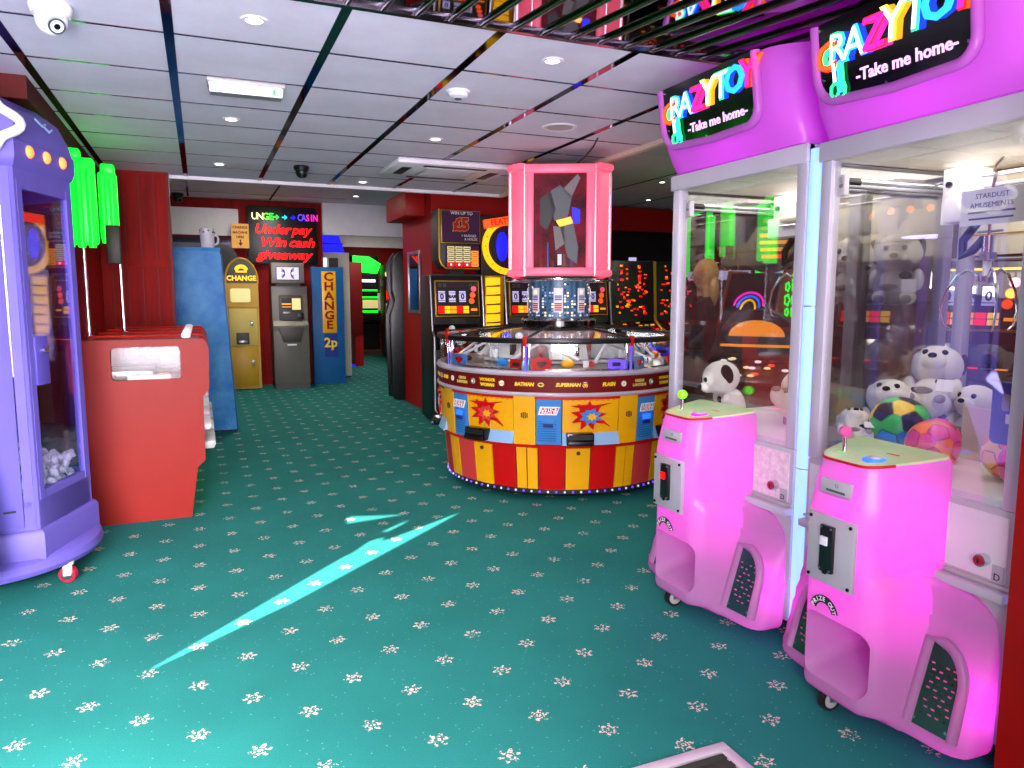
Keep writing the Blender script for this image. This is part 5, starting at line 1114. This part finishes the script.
    B().lathe([(0, 1.212), (.29, 1.212), (.30, 1.222), (.30, 1.268), (.285, 1.28), (0, 1.28)], 'black_gloss', 64).obj('tower_base', t)
    B().lathe([(.299, 1.262), (.304, 1.27), (.29, 1.285)], 'chrome', 64).obj('tower_base_trim', t)
    # city print collar
    n = 30; cb = B().lathe([(0, 1.28), (.245, 1.28), (.245, 1.575), (0, 1.575)], 'city_print', 64).obj('city_collar', t, 'blue collar printed with lit windows')
    r4 = random.Random(4)
    b = B()
    for i in range(26):
        q = 2 * PI * i / 26; X = Matrix.Rotation(q, 4, 'Z') @ Matrix.Translation((0, -.246, 0)); b.T = X
        h = r4.uniform(1.42, 1.57)
        for z in [1.30 + j * .022 for j in range(12)]:
            if z < h:
                for x in (-.018, .004):
                    if r4.random() < .8: b.box(x, x + .014, -.002, .002, z, z + .012, r4.choice(['glow_screen', 'pale_blue', 'glow_warm', 'sky_blue', 'dark', 'dark']))
    o = b.obj('window_print', cb); o['kind'] = 'stuff'
    for k in range(8):
        q = R(-1) + 2 * PI * k / 8; b = B(); b.T = Matrix.Rotation(q, 4, 'Z') @ Matrix.Translation((0, -.251, 0))
        b.box(-.036, .036, -.004, .004, 1.33, 1.52, 'paper', .002); b.sph((0, -.004, 1.49), .014, 'glow_warm', (1, .3, 1), 10)
        for j in range(3): b.box(-.028, .028, -.006, -.003, 1.425 + j * .014, 1.433 + j * .014, 'phone_blue')
        for j in range(4): b.box(-.028, .028, -.006, -.003, 1.345 + j * .016, 1.355 + j * .016, 'ink_red')
        b.obj('player_notice', t, 'small white notice')
    # pink sign tower: four picture sides with narrow lit pilasters on the corners
    s_ = .53; ap = .365; TR = R(.5)
    B().box(-.3, .3, -.3, .3, 1.60, 2.42, 'dark').obj('tower_core', t)
    B().lathe([(0, 1.572), (.42, 1.572), (.435, 1.582), (.435, 1.59), (0, 1.60)], 'chrome', 48).obj('tower_plate', t)
    for k in range(4):
        X = Matrix.Rotation(PI / 2 * k + TR, 4, 'Z') @ Matrix.Translation((0, -ap, 0)); h = s_ / 2
        b = B(); b.T = X
        for x0, x1, z0, z1 in ((-h + .003, -h + .068, 1.665, 2.375), (h - .068, h - .003, 1.665, 2.375)): b.box(x0, x1, -.03, .02, z0, z1, 'glow_pink', .012)
        b.box(-h + .003, h - .003, -.03, .02, 1.61, 1.672, 'glow_pink', .018); b.box(-h + .003, h - .003, -.03, .02, 2.368, 2.435, 'glow_pink', .018)
        fr = b.obj('light_frame', t, 'pink glowing light frame')
        Y_ = Matrix.Rotation(PI / 2 * k + PI / 4 + TR, 4, 'Z') @ Matrix.Translation((0, -.440, 0))
        b = B(); b.T = Y_; b.box(-.066, .066, -.03, .03, 1.61, 2.435, 'glow_pink', .02); b.box(-.085, .085, -.06, .03, 1.602, 1.66, 'glow_pink', .025); b.box(-.085, .085, -.06, .03, 2.385, 2.445, 'glow_pink', .025); b.obj('corner_pilaster', t, 'pink glowing corner pilaster')
        b = B(); b.T = X; b.box(-h - .004, -h + .004, -.022, .03, 1.61, 2.43, 'steel'); b.box(h - .004, h + .004, -.022, .03, 1.61, 2.43, 'steel'); b.obj('corner_strip', fr)
        b = B(); b.T = X; b.box(-h + .06, h - .06, -.004, .02, 1.665, 2.375, 'picture_night'); p = b.obj('picture', t, 'dark night picture with grey abstract shapes')
        b = B(); b.T = X; r5 = random.Random(11 + k)
        for i in range(14):
            x = r5.uniform(-.16, .15); hh = r5.uniform(.04, .2); b.box(x, x + r5.uniform(.01, .03), -.007, -.004, 1.67, 1.67 + hh, r5.choice(['dark_red', 'picture_purple', 'glow_dim_purple', 'phone_blue', 'brown']))
        for (pts, m) in (([(-.1, 2.22), (.0, 2.28), (.09, 2.2), (.06, 2.05), (-.04, 2.02)], 'ink_grey'), ([(-.15, 2.18), (-.07, 2.24), (-.03, 2.1), (-.1, 1.95), (-.15, 2.0)], 'text_black'), ([(.02, 2.25), (.13, 2.36), (.15, 2.33), (.08, 2.18)], 'plush_grey'), ([(-.03, 2.02), (.08, 2.05), (.1, 2.0), (.0, 1.97)], 'gold'), ([(.0, 1.98), (.1, 2.0), (.14, 1.82), (.13, 1.7), (.06, 1.75)], 'ink_grey'), ([(-.05, 1.98), (.03, 1.97), (.05, 1.86), (-.03, 1.8)], 'plush_grey'), ([(.09, 2.12), (.15, 2.1), (.15, 2.0), (.1, 2.0)], 'glow_blue')):
            b.prism(pts, -.010, -.004, 'y', m)
        b.prism([(-.015, 1.69), (.015, 1.69), (.015, 1.77), (-.015, 1.77)], -.012, -.004, 'y', 'paper')
        b.obj('abstract_print', p)
    B().box(-.34, .34, -.34, .34, 2.425, 2.45, 'dark').obj('tower_top', t)
    o = lamp('POINT', 'playfield_light', (0, -.7, 1.12), 1.0, (.95, .97, 1), shadow_soft_size=.08); o.parent = t
    for k in range(8):
        c = off + (k + .5) * S + R(-90); o = lamp('POINT', 'playfield_light', (.8 * math.cos(c), .8 * math.sin(c), 1.11), .9, (.95, .97, 1), shadow_soft_size=.05); o.parent = t
    return t
carousel()

# ------------------------------------------------------------------ seen through the glass of the claw machines
def green_carousel(loc, rz):
    t = thing('coin_pusher_carousel', 'dark round coin pusher with green glowing frames seen through the farther claw machine', 'coin pusher', loc, rz)
    B().lathe([(0, .03), (.85, .03), (.9, .4), (.95, .8), (0, .8)], 'dark', 40).obj('body', t)
    o = B().lathe([(0, .8), (.93, .8), (.93, .86), (.5, .98), (0, .98)], 'coins', 40).obj('coin_bed', t); o['kind'] = 'stuff'
    for k in range(8): q = 2 * PI * k / 8; b = B(); b.box(-.12, .12, -.8, -.66, .9, 1.02, 'grey_dark', .01); b.sph((.0, -.82, .93), .03, 'glow_warm' if k % 2 else 'neon_orange', n=10); b.v = [Matrix.Rotation(q, 4, 'Z') @ v for v in b.v]; b.obj('pusher_unit', t)
    B().lathe([(0, .98), (.25, .98), (.25, 1.66), (0, 1.66)], 'brown', 32).obj('column', t)
    for k in range(6):
        X = Matrix.Rotation(2 * PI / 6 * k, 4, 'Z') @ Matrix.Translation((0, -.5, 0)); b = B(); b.T = X
        for x0, x1, z0, z1 in ((-.28, -.25, 1.70, 2.5), (.25, .28, 1.70, 2.5), (-.28, .28, 2.465, 2.5)): b.box(x0, x1, -.03, .02, z0, z1, 'glow_green_soft', .01)
        fr = b.obj('light_frame', t, 'green glowing light frame')
        b = B(); b.T = X; b.box(-.22, .22, 0, .01, 1.86, 2.44, 'dark_red'); b.box(-.2, .2, -.03, .01, 1.66, 1.76, 'glow_screen'); b.obj('picture', t)
    return t
green_carousel((6.15, 7.4, 0), R(-42))
t = thing('barrel_sign', 'brown round barrel shaped sign with amber lit lines hanging behind the claw glass', 'sign', (3.62, 4.0, 1.84), R(-45)); t.scale = (.68, .68, .68)
b = B(); b.cyl((0, -.04, 0), (0, .1, 0), .33, 'brown', 40); b.cyl((0, -.05, 0), (0, -.04, 0), .29, 'dark', 40); b.obj('board', t)
b = B()
for i in range(6): z = .18 - i * .07; w_ = .2 * math.cos(z * 3); b.box(-w_ + .1, w_, -.056, -.05, z - .018, z + .018, ['gold', 'gold', 'glow_amber', 'glow_amber', 'glow_amber', 'glow_red'][i])
b.obj('lit_line', t)
b = B(); b.cyl((0, .03, .32), (0, .03, 1.08), .012, 'darkmetal', 8); b.obj('hanger', t)
t = thing('arcade_cabinet', 'orange framed arcade machine with green neon flowers on its side', 'arcade machine', (4.9, 5.83, 0), R(-70))
SP = [(.0, .02), (-.02, .95), (.12, 1.1), (.34, 1.72), (.7, 1.72), (.7, .02)]
for x in (-.32, .29): b = B(); b.prism(SP, x, x + .03, 'x', 'wood_orange', .004); sp = b.obj('side_panel', t)
b = B(); b.prism([(.04, .05), (.04, .95), (.16, 1.1), (.36, 1.68), (.66, 1.68), (.66, .05)], -.29, .29, 'x', 'dark'); b.obj('body', t)
b = B()
r6 = random.Random(2)
for z in (1.15, 1.3, 1.42, 1.55, 1.64):
    for y in (.24, .36, .5):
        if y > .12 + (z - 1.1) * .36 + .05:
            rr = r6.uniform(.03, .055); b.tube([(.328, y + rr * (1 + .25 * math.cos(5 * q)) * math.cos(q), z + rr * (1 + .25 * math.cos(5 * q)) * math.sin(q)) for q in [2 * PI * i / 24 for i in range(24)]], .008, 'glow_green', 6, True)
b.obj('neon_flower', t, 'green neon flower outlines')
b = B(); b.T = Matrix.Translation((0, .14, 1.12)) @ Matrix.Rotation(R(-20), 4, 'X'); b.box(-.27, .27, -.02, .0, .0, .6, 'black_gloss'); b.tube([(.16 * math.cos(q / 10 * PI), -.025, .25 + .14 * math.sin(q / 10 * PI)) for q in range(11)], .012, 'glow_magenta', 6); b.tube([(.12 * math.cos(q / 10 * PI), -.025, .23 + .12 * math.sin(q / 10 * PI)) for q in range(11)], .012, 'glow_sky', 6); b.tube([(.08 * math.cos(q / 10 * PI), -.025, .21 + .1 * math.sin(q / 10 * PI)) for q in range(11)], .012, 'glow_yellow', 6); b.obj('screen', t)
t = thing('dome_game', 'black dome game with amber lamps behind the light tube', 'arcade machine', (3.8, 4.3, 0), R(-50))
b = B(); b.prism([(-.35, .02), (.35, .02), (.35, .9), (-.35, .9)], -.3, .4, 'y', 'dark', .01); b.obj('body', t)
b = B(); b.prism([(.33 * math.cos(PI * i / 20), .98 + .38 * math.sin(PI * i / 20)) for i in range(21)], -.02, .25, 'y', 'black', .01); b.prism([(.2 * math.cos(PI * i / 16), 1.16 + .12 * math.sin(PI * i / 16)) for i in range(17)], -.03, -.02, 'y', 'glow_amber'); b.box(-.26, .26, -.03, -.02, 1.08, 1.1, 'glow_amber'); b.obj('dome', t)
b = B(); b.prism([(-.42, .86), (-.05, .98), (-.0, .9), (-.4, .8)], -.34, .34, 'x', 'darkmetal', .004)
r7 = random.Random(8)
for i in range(18): x, y = r7.uniform(-.3, .3), r7.uniform(-.38, -.08); b.sph((x, y, .885 + (y + .42) * .32), .018, r7.choice(['neon_orange', 'glow_warm', 'steel', 'glow_white']), (1.4, 1, .6), 8)
b.obj('button_deck', t)
# machines and pillar added in place of reflections in the nearest claw glass
for i, (x, y, l) in enumerate(((4.55, 3.98, 'black fruit machine in place of a claw glass reflection, left of the orange pillar'), (4.7, 3.28, 'black fruit machine in place of a claw glass reflection, right of the orange pillar'))):
    copy_tree(fa, (x, y, 0), R(-75), l)
b = B(); b.box(3.82, 3.95, 3.05, 3.18, 0, 3.0, 'red_wall', .004); o = struct(b, 'wall_pillar_reflected')  # pillar added in place of a reflection in the claw glass
b = B(); b.box(3.62, 3.66, 1.75, 2.1, 1.2, 1.5, 'yellow'); b.obj('x') if False else None

# person with fair hair standing at the machines
def person(loc, rz):
    t = thing('person', 'person with long fair hair in dark clothes standing at a machine behind the glass', 'person', loc, rz)
    me = bpy.data.meshes.new('body')
    J = [(0, 0, .95, .13), (0, .01, 1.12, .125), (0, .015, 1.32, .14), (0, .0, 1.45, .06), (0, -.015, 1.53, .055),     # 0 pelvis .. 4 neck
         (.17, .01, 1.40, .055), (.22, .02, 1.15, .045), (.18, -.16, 1.0, .032), (-.17, .01, 1.40, .055), (-.22, .02, 1.15, .045), (-.18, -.16, 1.0, .032),
         (.09, 0, .88, .09), (.095, -.01, .5, .06), (.10, .01, .09, .042), (.11, -.13, .04, .035), (-.09, 0, .88, .09), (-.095, -.01, .5, .06), (-.10, .01, .09, .042), (-.11, -.13, .04, .035)]
    E_ = [(0, 1), (1, 2), (2, 3), (3, 4), (2, 5), (5, 6), (6, 7), (2, 8), (8, 9), (9, 10), (0, 11), (11, 12), (12, 13), (13, 14), (0, 15), (15, 16), (16, 17), (17, 18)]
    me.from_pydata([j[:3] for j in J], E_, [])
    o = bpy.data.objects.new('body', me); COL.objects.link(o)
    md = o.modifiers.new('skin', 'SKIN'); sv = me.skin_vertices[0].data
    for i, j in enumerate(J): sv[i].radius = (j[3], j[3]); sv[i].use_root = i == 0
    s2 = o.modifiers.new('sub', 'SUBSURF'); s2.levels = s2.render_levels = 2
    bpy.context.view_layer.update(); dg = bpy.context.evaluated_depsgraph_get()
    m2 = bpy.data.meshes.new_from_object(o.evaluated_get(dg)); o.modifiers.clear(); o.data = m2; m2.materials.clear(); m2.materials.append(M('cloth_dark')); m2.materials.append(M('skin'))
    for p in m2.polygons:
        p.use_smooth = True; c = p.center; p.material_index = 1 if (c.z > 1.46) else 0
    o.parent = t
    b = B(); b.sph((0, -.01, 1.64), .092, 'skin', (.85, 1, 1.22), 24); b.sph((0, -.105, 1.625), .014, 'skin', (.8, 1.2, 1.2), 10); b.sph((0, -.088, 1.58), .022, 'ink_red', (1.1, .4, .35), 10)
    for s in (-1, 1): b.sph((s * .032, -.09, 1.65), .012, 'text_white', (1.2, .6, .8), 10); b.sph((s * .032, -.098, 1.65), .006, 'brown', n=8); b.sph((s * .078, .0, 1.64), .018, 'skin', (.5, .8, 1.3), 10)
    b.obj('head', o)
    b = B(); b.sph((0, .02, 1.665), .108, 'hair_blond', (.95, 1, 1.15), 20); b.sph((0, .07, 1.52), .1, 'hair_blond', (1.05, .6, 1.7), 18)
    for s in (-1, 1): b.tube([(s * .085, -.02, 1.68), (s * .1, .0, 1.55), (s * .095, .01, 1.42)], [.03, .035, .02], 'hair_blond', 10)
    b.obj('hair', t, 'long fair hair')
    for s in (-1, 1):
        h = Vector((s * .18, -.17, .995)); b = B(); b.sph(h + Vector((0, -.04, -.005)), .035, 'skin', (.95, 1.3, .5), 12); b.obj('hand', o)
        for i in range(4):
            x = s * (-.026 + i * .0175); L_ = (.05, .06, .056, .045)[i]
            B().tube([h + Vector((x, -.075, -.005)), h + Vector((x * 1.05, -.075 - L_ * .6, -.008)), h + Vector((x * 1.05, -.075 - L_, -.025))], [.009, .0085, .007], 'skin', 8).obj('finger', o)
        B().tube([h + Vector((-s * .03, -.03, 0)), h + Vector((-s * .05, -.055, -.005)), h + Vector((-s * .05, -.08, -.012))], [.011, .0095, .008], 'skin', 8).obj('thumb', o)
    return t
person((4.12, 5.36, 0), R(-120))
